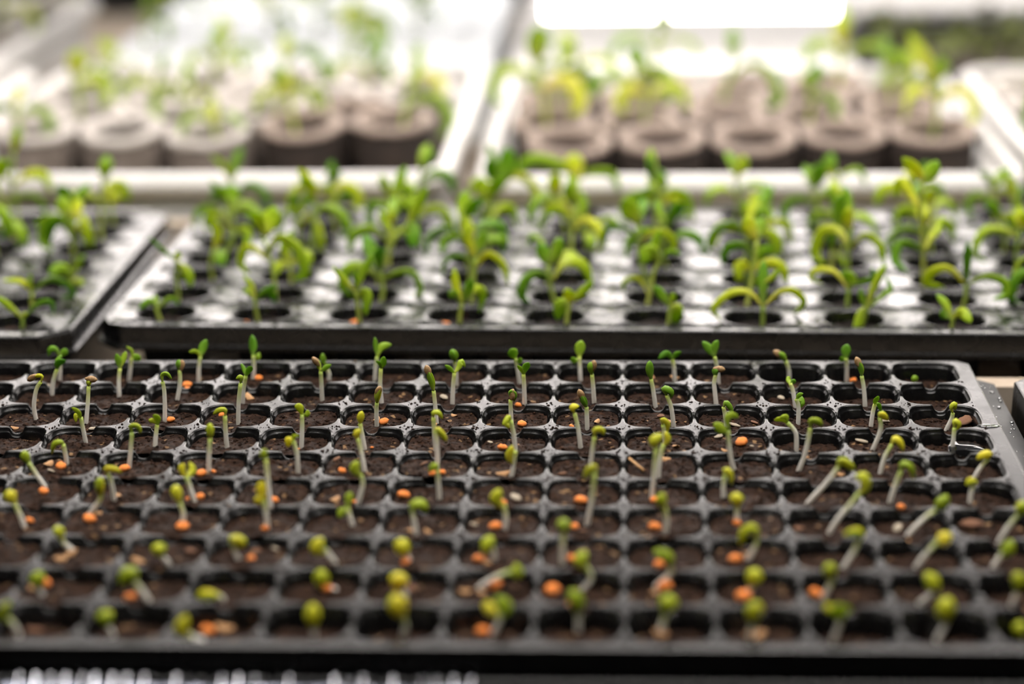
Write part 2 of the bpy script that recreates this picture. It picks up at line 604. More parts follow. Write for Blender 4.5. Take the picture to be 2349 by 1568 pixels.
def ring_rect(x0, x1, y0, y1, ch, z):
    return [(x0 + ch, y0, z), (x1 - ch, y0, z), (x1, y0 + ch, z), (x1, y1 - ch, z), (x1 - ch, y1, z), (x0 + ch, y1, z), (x0, y1 - ch, z), (x0, y0 + ch, z)]


DO = Vector((-0.25, -0.12, -0.046))
rr = [ring_rect(-0.531, 0.0292, -0.2600, 0.0178, .006, -0.0115), ring_rect(-0.531, 0.0292, -0.2600, 0.0178, .006, -0.0088),
      ring_rect(-0.5245, 0.0212, -0.2580, 0.0168, .005, -0.0084), ring_rect(-0.5240, 0.0205, -0.2575, 0.0165, .005, -0.0100),
      ring_rect(-0.516, 0.016, -0.250, 0.0150, .005, -0.0445), ring_rect(-0.50, 0.0, -0.23, 0.0, .005, -0.0450)]
me = rings_mesh('basin', rr, M['drip'], cap_end=True, smooth=False)
obj('basin', me, drip, -DO)

# ---- neighbouring cell tray at the right edge of the frame
rt = thing('seedling_tray', 'wet black tray corner cut off by the right picture edge', 'tray', (0.10, -0.14, -0.0458))
RO = Vector((0.10, -0.14, -0.0458))
RX0, RY1 = 0.0325, -0.0075
for r in range(10):
    for c in range(5):
        notch = frozenset(([0] if c < 4 else []) + ([1] if r > 0 else []) + ([2] if c > 0 else []) + ([3] if r < 9 else []))
        if notch not in cellmesh:
            cellmesh[notch] = plug_cell(PP, HALF, notch, 'cell')
        obj('cell', cellmesh[notch], rt, Vector((RX0 + 0.0060 + PP * (c + .5), RY1 - 0.004 - PP * (r + .5), 0)) - RO)
obj('rim', rim_frame('rim', RX0 + .006, RX0 + .006 + 5 * PP, RY1 - .004 - 10 * PP, RY1 - .004, RX0, RX0 + .012 + 5 * PP, RY1 - .008 - 10 * PP, RY1, 0.014, M['plug']), rt, -RO)


# ---- the two trays with round holes
def round_cell(px, py, rad, name):
    n = 40
    A = [2 * math.pi * i / n for i in range(n)]
    sq = []
    for a in A:
        c, s = math.cos(a), math.sin(a)
        k = min(px / 2 / max(abs(c), 1e-9), py / 2 / max(abs(s), 1e-9))
        sq.append((k * c, k * s, 0))
    for cx, cy in ((1, 1), (-1, 1), (-1, -1), (1, -1)):         # snap the nearest ring point into each corner
        i = min(range(n), key=lambda q: (sq[q][0] - cx * px / 2) ** 2 + (sq[q][1] - cy * py / 2) ** 2)
        sq[i] = (cx * px / 2, cy * py / 2, 0)
    rings = [[(x, y, -0.0006 if abs(y) > py / 2 - 1e-5 else 0.0) for x, y, z in sq], [(x, max(-py / 2 * .945, min(py / 2 * .945, y)), 0) for x, y, z in sq]]
    for dr, z in ((0.0012, 0.0002), (0.0006, 0.0004), (0.0, 0.0), (-0.0004, -0.0012), (-0.0012, -0.010), (-0.0038, -0.036)):
        rings.append([((rad + dr) * math.cos(a), (rad + dr) * math.sin(a), z) for a in A])
    return rings_mesh(name, rings, M['sheet'], cap_end=True)


CPX, CPY, HR = 0.0427, 0.0310, 0.0130
hole_mesh = round_cell(CPX, CPY, HR, 'cell')
SOIL2 = -0.0050


def hole_tray(origin, rotz, ncol, nrow, margins, label, flip=False):
    """origin = front-left hole (or front-right when flip); margins = left,right,front,back from hole centres"""
    t = thing('seedling_tray', label, 'tray', (origin[0], origin[1], 0), rotz=rotz)
    sg = -1 if flip else 1
    for j in range(nrow):
        for i in range(ncol):
            obj('cell', hole_mesh, t, (sg * i * CPX, j * CPY, 0))
    xs = sorted((0, sg * (ncol - 1) * CPX))
    ml, mr, mf, mb = margins
    fx0, fx1, fy0, fy1 = xs[0] - CPX / 2, xs[1] + CPX / 2, -CPY / 2, (nrow - 1) * CPY + CPY / 2
    obj('rim', rim_frame('rim', fx0, fx1, fy0, fy1, xs[0] - ml, xs[1] + mr, -mf, (nrow - 1) * CPY + mb, 0.0085, M['sheet'],
                         chamfer=0.011, roll=0.0012, flange=0.0016), t)
    v, f = [], []
    for j in range(nrow):
        for i in range(ncol):
            cx, cy = sg * i * CPX, j * CPY
            k = len(v)
            rs = [0.0, .25, .5, .75, 1.0]
            na = 20
            v.append((cx, cy, SOIL2))
            for rr_ in rs[1:]:
                for m in range(na):
                    a = 2 * math.pi * m / na
                    x, y = cx + rr_ * (HR - .0016) * math.cos(a), cy + rr_ * (HR - .0016) * math.sin(a)
                    v.append((x, y, SOIL2 + 0.0016 * noise.noise(Vector((x * 300, y * 300, 3.3 + origin[0])))))
            for m in range(na):
                f.append((k, k + 1 + m, k + 1 + (m + 1) % na))
            for q in range(3):
                for m in range(na):
                    f.append((k + 1 + q * na + m, k + 1 + (q + 1) * na + m, k + 1 + (q + 1) * na + (m + 1) % na, k + 1 + q * na + (m + 1) % na))
            pts = []
            for _ in range(30):
                a, rr_ = random.uniform(0, 6.28), random.random() ** .5 * HR * .85
                pts.append((cx + rr_ * math.cos(a), cy + rr_ * math.sin(a), SOIL2 + .0004))
            crumbs_into(v, f, pts, 0.0004, 0.0016)
            pts = []
            for _ in range(random.choice((2, 4, 8, 20, 34))):       # crumbs spilled on the sheet
                a, rr_ = random.uniform(0, 6.28), HR * random.uniform(1.05, 1.35)
                x, y = rr_ * math.cos(a), rr_ * math.sin(a)
                if abs(y) < CPY / 2:
                    pts.append((cx + x, cy + y, 0.0003))
            crumbs_into(v, f, pts, 0.0002, 0.0011)
    s = obj('potting_soil', mesh('potting_soil', v, f, M['dark_soil']), t)
    s['kind'] = 'stuff'
    return t


T2O, T2R = Vector((-0.3190, 0.0842, 0)), math.radians(-2.0)
T3O, T3R = Vector((-0.3835, 0.0702, 0)), 0.0
hole_tray(T2O, T2R, 12, 7, (0.0262, 0.0262, 0.0195, 0.0180), 'glossy black tray with round holes and green seedlings, wide tray in middle')
hole_tray(T3O, T3R, 4, 7, (0.0262, 0.0285, 0.0215, 0.0210), 'glossy black tray with round holes cut off by left picture edge', flip=True)


def t_hole(which, i, j):
    o, rz, sg = (T2O, T2R, 1) if which == 2 else (T3O, T3R, -1)
    x, y = sg * i * CPX, j * CPY
    return Vector((o.x + x * math.cos(rz) - y * math.sin(rz), o.y + x * math.sin(rz) + y * math.cos(rz), 0))


# ------------------------------------------------------------------ seedlings of the front tray
# pixel measurements from the photograph; each stem stands on the soil at its measured foot
CROP = {'A': (0, 780, 2.936), 'B': (780, 780, 2.936), 'C': (1549, 780, 2.936), 'D': (0, 1160, 2.936), 'E': (780, 1160, 2.936),
        'F': (1549, 1160, 2.936), 'G': (0, 380, 2.936), 'H': (780, 340, 2.936), 'K': (1549, 340, 2.936)}


def px(crop, p):
    x, y, s = CROP[crop]
    return x + p[0] / s, y + p[1] / s


# (crop, stem points, [(leaf points, width)], seed coat centre or None, kind)
S = [
 ('A', [(402,268),(405,190),(402,110)], [([(402,110),(375,62),(338,62),(328,105)],34), ([(402,110),(428,88),(440,60)],40)], None),
 ('A', [(350,370),(360,270),(385,195)], [([(385,195),(400,150),(450,125)],46), ([(385,195),(382,150),(405,112)],30)], None),
 ('A', [(870,268),(880,180),(885,120)], [([(885,120),(885,75),(845,45)],22), ([(885,120),(910,122),(944,142)],48)], None),
 ('A', [(803,380),(800,270),(808,190)], [([(808,190),(798,140),(785,88)],36), ([(808,190),(825,130),(843,82)],36)], None),
 ('A', [(1338,272),(1340,180),(1350,110)], [([(1350,110),(1362,60),(1384,5)],46), ([(1350,110),(1320,72),(1278,72)],26)], None),
 ('A', [(1195,405),(1212,300),(1210,200)], [([(1210,205),(1203,165),(1208,130)],40)], (1222,172)),
 ('A', [(1706,262),(1710,180),(1705,100)], [([(1705,100),(1698,50),(1690,-25)],56), ([(1705,100),(1728,128),(1738,95)],36)], None),
 ('A', [(2216,270),(2215,220),(2195,180)], [([(2195,180),(2175,135),(2172,88)],36)], None),
 ('A', [(2170,405),(2165,300),(2160,210)], [([(2160,210),(2142,165),(2115,130)],28), ([(2160,210),(2190,185),(2232,160)],28)], (2128,145)),
 ('A', [(243,535),(228,440),(245,330),(275,280)], [([(275,285),(282,242),(245,240),(208,265)],26)], (218,252)),
 ('A', [(580,560),(590,440),(597,310)], [([(597,312),(597,285),(600,262)],36)], (614,262)),
 ('A', [(1110,550),(1110,430),(1105,330),(1095,280)], [([(1095,285),(1092,235),(1125,225),(1158,264)],30)], None),
 ('A', [(1605,565),(1607,420),(1620,290)], [([(1620,292),(1622,248),(1588,260)],30)], None),
 ('A', [(1635,425),(1640,330),(1655,240)], [([(1655,240),(1640,205),(1618,168)],24), ([(1655,240),(1680,195),(1708,163)],34)], None),
 ('A', [(578,690),(560,600),(545,520)], [([(545,522),(533,478),(493,438)],26), ([(545,530),(515,500),(518,545)],26)], None),
 ('A', [(1045,712),(1050,640),(1058,570)], [([(1058,572),(1062,520),(1038,490)],42), ([(1055,562),(1035,535),(1010,525)],28)], None),
 ('A', [(870,860),(880,740),(890,620)], [([(890,622),(882,580),(930,580),(948,635)],36)], None),
 ('A', [(1530,722),(1520,620),(1515,510)], [([(1515,512),(1515,468),(1470,472),(1435,500)],30)], None),
 ('A', [(1405,885),(1408,760),(1415,660)], [([(1415,665),(1413,610),(1415,557)],52)], None),
 ('A', [(2030,722),(2035,600),(2035,500)], [([(2035,500),(2022,450),(1992,425)],42), ([(2035,500),(2068,505),(2072,468)],32)], None),
 ('A', [(2007,890),(2000,760),(1975,680)], [([(1975,682),(1985,640),(2018,632)],26), ([(1975,680),(1942,675),(1938,725)],40)], None),
 ('A', [(450,835),(440,760),(425,700)], [([(425,705),(410,685),(365,700),(348,770)],34)], None),
 ('A', [(305,990),(250,910),(190,820)], [([(195,828),(172,785),(160,742)],54)], None),
 ('A', [(770,1075),(750,960),(730,900)], [([(730,905),(712,865),(770,868),(818,892)],38)], None),
 ('A', [(1310,1085),(1280,990),(1255,920)], [([(1255,925),(1222,875),(1235,832)],44), ([(1255,925),(1288,890),(1265,838)],40)], None),
 ('A', [(1822,1150),(1815,1050),(1800,900),(1790,800)], [([(1790,805),(1775,770),(1792,732)],46)], None),
 ('A', [(1802,1268),(1790,1150),(1775,1080)], [([(1775,1085),(1758,1010),(1772,955)],58), ([(1770,1085),(1740,1080),(1712,1095)],44)], None),
 ('A', [(590,1165),(660,1095),(680,1045)], [([(680,1050),(670,985),(680,922)],62)], None),
 ('A', [(1228,1235),(1235,1170),(1210,1090)], [([(1212,1095),(1190,1030),(1178,972)],68)], None),
 ('A', [(165,1262),(140,1185),(95,1095)], [([(100,1100),(70,1050),(60,1005)],74)], None),
 ('A', [(2372,1248),(2355,1180),(2340,1130)], [([(2340,1130),(2305,1150),(2284,1183)],46), ([(2340,1130),(2348,1070),(2358,1035)],44)], None),
 ('D', [(485,300),(440,260),(410,215)], [([(418,222),(395,175),(383,135)],76)], None),
 ('D', [(1135,395),(1100,345),(1080,315)], [([(1090,335),(1070,290),(1058,250)],96)], None),
 ('D', [(1605,355),(1580,300),(1558,240)], [([(1545,215),(1600,232),(1660,262)],84)], None),
 ('D', [(2255,385),(2205,315),(2180,290)], [([(2195,315),(2130,290),(2175,215)],84)], None),
 ('D', [(285,600),(262,560),(255,520)], [([(250,560),(252,500),(278,440)],90)], None),
 ('D', [(1005,645),(950,560),(895,495)], [([(900,505),(900,450),(845,462),(812,550)],72)], None),
 ('D', [(1500,640),(1490,615),(1465,602)], [([(1480,605),(1400,600),(1325,605)],80)], None),
 ('D', [(2255,560),(2215,560),(2185,540)], [([(2185,565),(2165,490),(2165,425)],94)], None),
 ('D', [(130,880),(95,800),(50,755)], [([(55,770),(12,730),(68,640)],68)], None),
 ('D', [(760,880),(735,820),(715,780)], [([(725,810),(708,745),(698,700)],98)], None),
 ('D', [(1365,905),(1310,890),(1250,850)], [([(1275,880),(1225,830),(1255,735)],84)], None),
 ('D', [(2112,880),(2112,830),(2108,790)], [([(2110,825),(2105,740),(2105,655)],98)], None),
 ('E', [(512,190),(495,80),(485,20)], [([(485,35),(492,-5),(548,-15),(590,35)],60)], None),
 ('E', [(465,365),(445,330),(432,300)], [([(440,335),(418,280),(432,222)],104)], None),
 ('E', [(1035,365),(1032,305),(1015,260)], [([(965,318),(990,265),(1025,200)],86)], None),
 ('E', [(1500,390),(1498,260),(1508,170)], [([(1508,180),(1495,125),(1555,140)],70)], None),
 ('B', [(1108,1275),(1118,1190),(1102,1110)], [([(1105,1120),(1050,1070),(1080,1000)],74)], None),
 ('B', [(1665,1240),(1695,1080),(1715,890)], [([(1715,895),(1712,850),(1672,880),(1645,938)],44)], None),
 ('B', [(2192,1300),(2200,1200),(2185,1125)], [([(2185,1135),(2162,1080),(2182,1030)],64)], None),
 ('E', [(1635,565),(1692,485),(1655,405)], [([(1660,425),(1615,375),(1660,305)],84)], None),
 ('E', [(2125,545),(2222,455),(2225,390)], [([(2232,400),(2200,345),(2112,300)],86)], None),
 ('E', [(938,552),(1045,480),(1150,440)], [([(1150,442),(1195,455),(1185,385)],74)], None),
 ('E', [(440,600),(425,570),(405,540)], [([(395,570),(395,500),(402,445)],112)], None),
 ('E', [(425,885),(440,810),(425,740)], [([(425,750),(385,670),(370,592)],124)], None),
 ('E', [(1028,870),(1075,770),(1080,720)], [([(1085,750),(1115,690),(1050,612)],84), ([(1070,740),(1000,700),(955,690)],64)], None),
 ('E', [(1605,820),(1605,760),(1600,700)], [([(1605,720),(1590,640),(1555,562)],106)], None),
 ('E', [(2150,860),(2175,790),(2195,710)], [([(2195,725),(2210,660),(2222,595)],110)], None),
 ('F', [(490,362),(532,285),(548,225)], [([(548,235),(530,150),(468,180),(438,270)],70)], None),
 ('F', [(1130,420),(1200,310),(1240,225)], [([(1242,235),(1232,180),(1135,192)],70)], None),
 ('F', [(1620,412),(1700,310),(1770,240)], [([(1765,245),(1800,228),(1858,188)],84)], None),
 ('F', [(2140,412),(2185,345),(2215,300)], [([(2195,340),(2235,300),(2265,228)],80)], None),
 ('F', [(2268,665),(2300,590),(2308,540)], [([(2302,580),(2312,505),(2302,445)],84)], None),
 ('F', [(500,575),(525,540),(535,510)], [([(512,540),(530,480),(552,420)],100)], None),
 ('F', [(1000,625),(1035,545),(1065,475)], [([(1065,488),(1040,430),(1068,388)],84)], None),
 ('F', [(1640,662),(1735,585),(1755,550)], [([(1770,570),(1735,520),(1685,450)],94)], None),
 ('F', [(510,905),(515,820),(525,760)], [([(522,785),(530,710),(555,640)],104)], None),
 ('F', [(1062,915),(1105,790),(1115,730)], [([(1112,755),(1108,700),(1112,640)],114), ([(1100,725),(1040,705),(1005,720)],50)], None),
 ('F', [(1755,915),(1815,800),(1825,740)], [([(1822,775),(1818,700),(1845,610)],116)], None),
 ('F', [(2330,905),(2345,870),(2342,840)], [([(2349,890),(2320,835),(2345,780)],84)], None),
 ('F', [(1040,178),(1100,80),(1165,5),(1245,-90)], [([(1225,-60),(1280,-120),(1268,-195),(1210,-190)],66)], None),
 ('F', [(1568,192),(1680,80),(1765,20)], [([(1755,28),(1790,-10),(1835,-75)],84)], None),
 ('F', [(2178,245),(2250,130),(2320,52)], [([(2315,58),(2335,15),(2352,-35)],84)], None),
 ('C', [(290,290),(280,180),(265,110)], [([(265,112),(230,62),(185,12)],46), ([(265,110),(268,50),(288,5)],42)], None),
 ('C', [(275,430),(265,330),(262,280),(272,230)], [([(270,245),(270,210),(280,182)],42)], (295,194)),
 ('C', [(762,275),(765,200),(745,140)], [([(745,145),(722,108),(682,80)],42)], (694,92)),
 ('C', [(1152,280),(1155,180),(1150,120)], [([(1150,125),(1150,80),(1162,35)],52), ([(1147,132),(1122,122),(1110,98)],30)], None),
 ('C', [(1278,445),(1270,320),(1255,240)], [([(1256,245),(1250,190),(1225,125)],36)], (1232,150)),
 ('C', [(808,450),(795,350),(775,290)], [([(778,298),(768,275),(775,258)],34), ([(778,295),(795,278),(800,300)],28)], None),
 ('C', [(828,560),(830,450),(815,395)], [([(815,398),(830,365),(858,345)],26), ([(816,400),(845,435),(855,390)],46)], None),
 ('C', [(1613,288),(1613,270)], [([(1613,288),(1612,262),(1616,236)],42)], None),
 ('C', [(1318,580),(1330,490),(1345,430)], [([(1345,432),(1350,400),(1360,360)],36), ([(1345,430),(1372,440),(1388,492)],24)], None),
 ('C', [(1330,740),(1372,640),(1385,580),(1378,520)], [([(1378,525),(1390,498),(1434,538)],48)], None),
 ('C', [(345,582),(335,500),(325,450)], [([(325,455),(340,418),(370,452),(388,502)],32)], None),
 ('C', [(395,880),(372,780),(360,680),(355,610)], [([(355,615),(312,592),(258,550)],56), ([(360,605),(350,530),(385,513),(428,532)],40)], None),
 ('C', [(815,745),(815,640),(790,590),(755,555)], [([(755,555),(715,540),(668,552)],36), ([(755,552),(745,513),(702,514)],30)], None),
 ('C', [(830,880),(870,780),(900,650),(910,590)], [([(910,595),(915,542),(965,548),(985,585)],42)], None),
 ('C', [(1825,605),(1860,530),(1870,490)], [([(1870,495),(1858,450),(1886,428),(1884,475)],30)], None),
 ('C', [(1865,745),(1875,650),(1880,590)], [([(1880,595),(1880,542),(1912,565),(1898,608)],34)], None),
 ('C', [(1380,900),(1410,790),(1460,700)], [([(1455,708),(1478,662),(1515,690),(1538,750)],44)], None),
 ('C', [(2015,925),(2060,850),(2108,795)], [([(2105,800),(2115,765),(2070,775),(2028,802)],48)], None),
 ('C', [(1985,1095),(1995,1010),(2008,975)], [([(2030,960),(1995,952),(1955,972)],58)], None),
 ('C', [(890,1100),(1000,980),(1080,880),(1100,850)], [([(1095,858),(1115,810),(1170,838),(1206,890)],54)], None),
 ('C', [(1445,1095),(1480,980),(1520,880)], [([(1518,888),(1530,832),(1588,858),(1608,940)],44)], None),
 ('C', [(325,1060),(325,980),(335,910)], [([(335,915),(338,872),(372,905),(378,980)],40)], None),
 ('C', [(415,1235),(415,1170),(418,1100)], [([(418,1115),(414,1070),(416,1025)],84)], None),
 ('B', [(235,270),(240,180),(250,110)], [([(250,112),(240,50),(232,-15)],26), ([(250,110),(278,50),(344,38)],42)], None),
 ('B', [(280,422),(270,300),(275,190)], [([(275,195),(265,150),(248,128)],26), ([(275,192),(290,145),(302,100)],40)], None),
 ('B', [(783,300),(780,200),(775,140)], [([(775,145),(765,100),(755,60)],58)], None),
 ('B', [(757,430),(762,310),(770,220)], [([(770,222),(742,192),(706,163)],28), ([(770,220),(798,185),(815,150),(842,192)],36)], None),
 ('B', [(1210,290),(1195,190),(1180,120)], [([(1180,125),(1166,85),(1148,50)],58), ([(1183,130),(1210,142),(1216,106)],32)], None),
 ('B', [(1243,430),(1240,310),(1235,230)], [([(1235,232),(1215,192),(1198,162)],30), ([(1235,230),(1252,180),(1272,142)],42)], None),
 ('B', [(1620,275),(1615,180),(1612,110)], [([(1612,115),(1614,60),(1627,5)],58), ([(1608,130),(1578,132),(1562,106)],36)], None),
 ('B', [(1712,420),(1705,310),(1697,230)], [([(1697,235),(1688,185),(1692,145)],46)], (1708,172)),
 ('B', [(2255,280),(2250,190),(2240,130)], [([(2240,132),(2200,85),(2142,112)],36), ([(2240,130),(2260,92),(2298,66)],28)], None),
 ('B', [(2125,450),(2110,340),(2095,260)], [([(2096,265),(2085,200),(2086,136)],50)], None),
 ('B', [(248,580),(245,480),(248,420)], [([(248,425),(252,372),(272,315)],44)], (258,345)),
 ('B', [(650,560),(640,430),(630,340)], [([(630,345),(614,270),(588,195)],46)], (592,206)),
 ('B', [(1155,585),(1150,480),(1148,400)], [([(1148,405),(1148,346),(1178,365),(1170,415)],30)], (1160,368)),
 ('B', [(1180,740),(1170,630),(1150,540)], [([(1150,548),(1135,512),(1097,555)],32), ([(1147,535),(1125,560),(1142,584)],30)], None),
 ('B', [(1155,920),(1170,830),(1180,745)], [([(1172,840),(1140,780),(1162,708)],54)], None),
 ('B', [(1620,725),(1605,600),(1580,490)], [([(1582,495),(1565,452),(1612,444)],42)], None),
 ('B', [(1665,600),(1662,500),(1660,450)], [([(1660,455),(1642,410),(1618,355)],44)], (1624,368)),
 ('B', [(2248,585),(2230,450),(2200,370)], [([(2202,375),(2180,325),(2228,345),(2232,390)],40)], None),
 ('B', [(165,730),(150,640),(135,560)], [([(136,565),(138,520),(147,476)],44)], None),
 ('B', [(645,740),(635,620),(630,520)], [([(630,525),(628,488),(665,488),(692,532)],32)], None),
 ('B', [(655,870),(656,760),(650,660),(640,610)], [([(640,615),(655,600),(692,638),(718,685)],44)], None),
 ('B', [(165,880),(145,760),(120,660)], [([(122,665),(112,630),(136,598)],44)], None),
 ('B', [(1685,870),(1700,740),(1715,650)], [([(1715,655),(1718,608),(1760,604),(1778,640)],42)], None),
 ('B', [(2100,1060),(2115,900),(2130,720)], [([(2130,725),(2115,680),(2170,632)],62)], None),
 ('B', [(2145,920),(2155,800),(2180,700)], [([(2178,708),(2205,670),(2192,612)],44)], None),
 ('B', [(2190,705),(2185,620),(2175,570)], [([(2175,575),(2172,532),(2208,565),(2202,622)],34)], None),
 ('B', [(120,1105),(152,980),(140,905)], [([(142,918),(100,870),(118,810)],64)], None),
 ('B', [(670,1070),(662,950),(655,870)], [([(655,878),(640,845),(598,885)],44)], None),
]

cell_use = {}
front_specs = []


def foot_on_soil(u, v, inset=0.0016):
    z = -0.003
    for _ in range(5):
        p = at_z(u, v, z)
        z = soil_z(p.x, p.y)
    p = at_z(u, v, z)
    c = min(19, max(0, round(p.x / PP) + 19))
    r = min(9, max(0, round(-p.y / PP)))
    cx, cy = (c - 19) * PP, -r * PP
    lx, ly = p.x - cx, p.y - cy
    h = HALF - inset - 0.0008
    n = ((abs(lx) / h) ** 3.3 + (abs(ly) / h) ** 3.3) ** (1 / 3.3)
    if n > 1:
        lx, ly = lx / n, ly / n
    x, y = cx + lx, cy + ly
    return Vector((x, y, soil_z(x, y))), r, c


for k, (crop, st, leaves, coat) in enumerate(S):
    R = random.Random(k + 100)
    foot, r, c = foot_on_soil(*px(crop, st[0]))
    front_specs.append((crop, st, leaves, coat, R, foot, r, c))
    cell_use.setdefault((r, c), []).append((foot.x, k))


def where_in_cell(use, key, k):
    lst = sorted(use[key])
    if len(lst) == 1:
        return ''
    i = [q for _, q in lst].index(k)
    if len(lst) == 2:
        return (', left one', ', right one')[i]
    return ', %s from left' % ORD[i]


for k, (crop, st, leaves, coat, R, foot, r, c) in enumerate(front_specs):
    lean = R.uniform(-0.12, 0.12)
    nrm = Vector((0, 1, -lean)).normalized()
    P3 = [at_plane(*px(crop, q), foot, nrm) for q in st[1:]]
    pts = [foot - Vector((0, 0, 0.0025)), foot] + P3
    hooked = len(leaves) == 1 and len(leaves[0][0]) > 3
    kind = 'pale seedling with hooked lime head' if hooked else ('white-stemmed seedling with closed oval head' if len(leaves) == 1 else 'white-stemmed seedling with two open leaves')
    if coat:
        kind = 'seedling still wearing brown seed coat'
    label = '%s, %s row from back, %s cell from right%s' % (kind, ORD[r], ORD[19 - c], where_in_cell(cell_use, (r, c), k))
    t = thing('seedling', label, 'seedling', foot, 'seedlings in the front cell tray')
    scale = FPX / (EYE - foot).length          # pixels per metre there
    loc = [p - foot for p in pts]
    obj('stem', stem_mesh('stem', loc, 0.00092, 0.00074, M['stem']), t)
    lm = M['green'] if r <= 1 else M['lime']
    if r == 2:
        lm = R.choice((M['green'], M['lime']))
    for li, (lp, w) in enumerate(leaves):
        L3 = [at_plane(*px(crop, q), foot, nrm) - foot for q in lp]
        wm_ = w / 2.936 / scale
        if len(leaves) == 1:                     # a pair still pressed together
            f = R.uniform(0.25, 0.7) * R.choice((-1, 1))
            for sgn in (-1, 1):
                last_leaf = obj('seed_leaf', leaf_mesh('seed_leaf', L3, wm_ * 1.12, f + 0.12 * sgn, wm_ * 0.42, lm, petiole=0.4, cup=-0.12 * sgn, off=sgn * wm_ * 0.20), t)
        else:
            dy = R.uniform(-0.0015, 0.0015)
            L3 = [p + Vector((0, dy * i, 0)) for i, p in enumerate(L3)]
            lf = obj('seed_leaf', leaf_mesh('seed_leaf', L3, wm_ * 1.25, R.uniform(-0.5, 0.5), max(0.0005, wm_ * 0.24), lm, petiole=0.45), t)
            if li == 0:
                last_leaf = lf
    if coat:
        cc = at_plane(*px(crop, coat), foot, nrm) - foot
        tip = at_plane(*px(crop, leaves[0][0][-1]), foot, nrm) - foot
        d = (tip - (at_plane(*px(crop, leaves[0][0][-2]), foot, nrm) - foot)).normalized()
        ax = Vector((1, 0, -0.1)) if abs(coat[1] - leaves[0][0][-1][1]) < 14 and abs(coat[0] - leaves[0][0][-1][0]) > 12 else d
        obj('seed_coat', leaf_mesh('seed_coat', [cc - ax * 0.0023, cc, cc + ax * 0.0024], 0.0027, R.uniform(-.4, .4), 0.0017, M['coat'], n=9, cup=0.0), last_leaf)

# ------------------------------------------------------------------ seeds, husks and chips lying on the soil
def lump_mesh(name, mat, seed, sx, sy, sz, rough=0.18, nu=12, nv=8, groove=0.0):
    verts, faces = [], []
    for j in range(nv + 1):
        ph = math.pi * j / nv
        for i in range(nu):
            th = 2 * math.pi * i / nu
            d = Vector((math.sin(ph) * math.cos(th), math.sin(ph) * math.sin(th), math.cos(ph)))
            q = 1 + rough * noise.noise(d * 2.2 + Vector((seed * 3.1, 0, 0))) + rough * .5 * noise.noise(d * 5 + Vector((seed, 2, 0)))
            q *= 1 - groove * math.exp(-(d.x / 0.16) ** 2) * max(0, d.z)
            verts.append((d.x * sx * q, d.y * sy * q, d.z * sz * q))
    for j in range(nv):
        faces += [(a, b, c2, d2) for a, b, c2, d2 in bridge(nu, j * nu, (j + 1) * nu)]
    return mesh(name, verts, faces, mat)


def shell_mesh(name, mat, seed, sx, sy, h):
    """an open, curved husk with thickness"""
    R = random.Random(seed)
    n, k = 9, 9
    top, bot = [], []
    for j in range(k):
        for i in range(n):
            a, b = 2 * i / (n - 1) - 1, 2 * j / (k - 1) - 1
            m = max(abs(a), abs(b))
            l = math.hypot(a, b) or 1
            x, y = a * m / l * sx, b * m / l * sy
            z = h * (1 - 1.2 * (y / sy) ** 2) + 0.12 * h * noise.noise(Vector((a * 2, b * 2, seed)))
            top.append((x, y, z))
            bot.append((x * .96, y * .93, z - h * .22))
    v = top + bot
    f = []
    for j in range(k - 1):
        for i in range(n - 1):
            q = j * n + i
            f.append((q, q + 1, q + n + 1, q + n))
            f.append((q + n * k + n, q + n * k + n + 1, q + n * k + 1, q + n * k))
    edge = [i for i in range(n)] + [j * n + n - 1 for j in range(1, k)] + [(k - 1) * n + i for i in range(n - 2, -1, -1)] + [j * n for j in range(k - 2, 0, -1)]
    for e in range(len(edge)):
        a, b = edge[e], edge[(e + 1) % len(edge)]
        f.append((b, a, a + n * k, b + n * k))
    return mesh(name, v, f, mat)


pellet_meshes = [lump_mesh('seed_pellet', M['orange'], s, 1.0, 0.92, 0.62, 0.22, groove=0.25 * (s % 2)) for s in range(5)]
husk_meshes = [shell_mesh('seed_husk', M['tan'], s, 1.15, 0.8, 0.55) for s in range(4)]
pale_meshes = [lump_mesh('wood_chip', M['pale'], s + 20, 1.3, 0.7, 0.4, 0.35) for s in range(3)]
bark_meshes = [lump_mesh('bark_chip', M['bark'], s + 30, 1.3, 0.7, 0.35, 0.45) for s in range(3)]
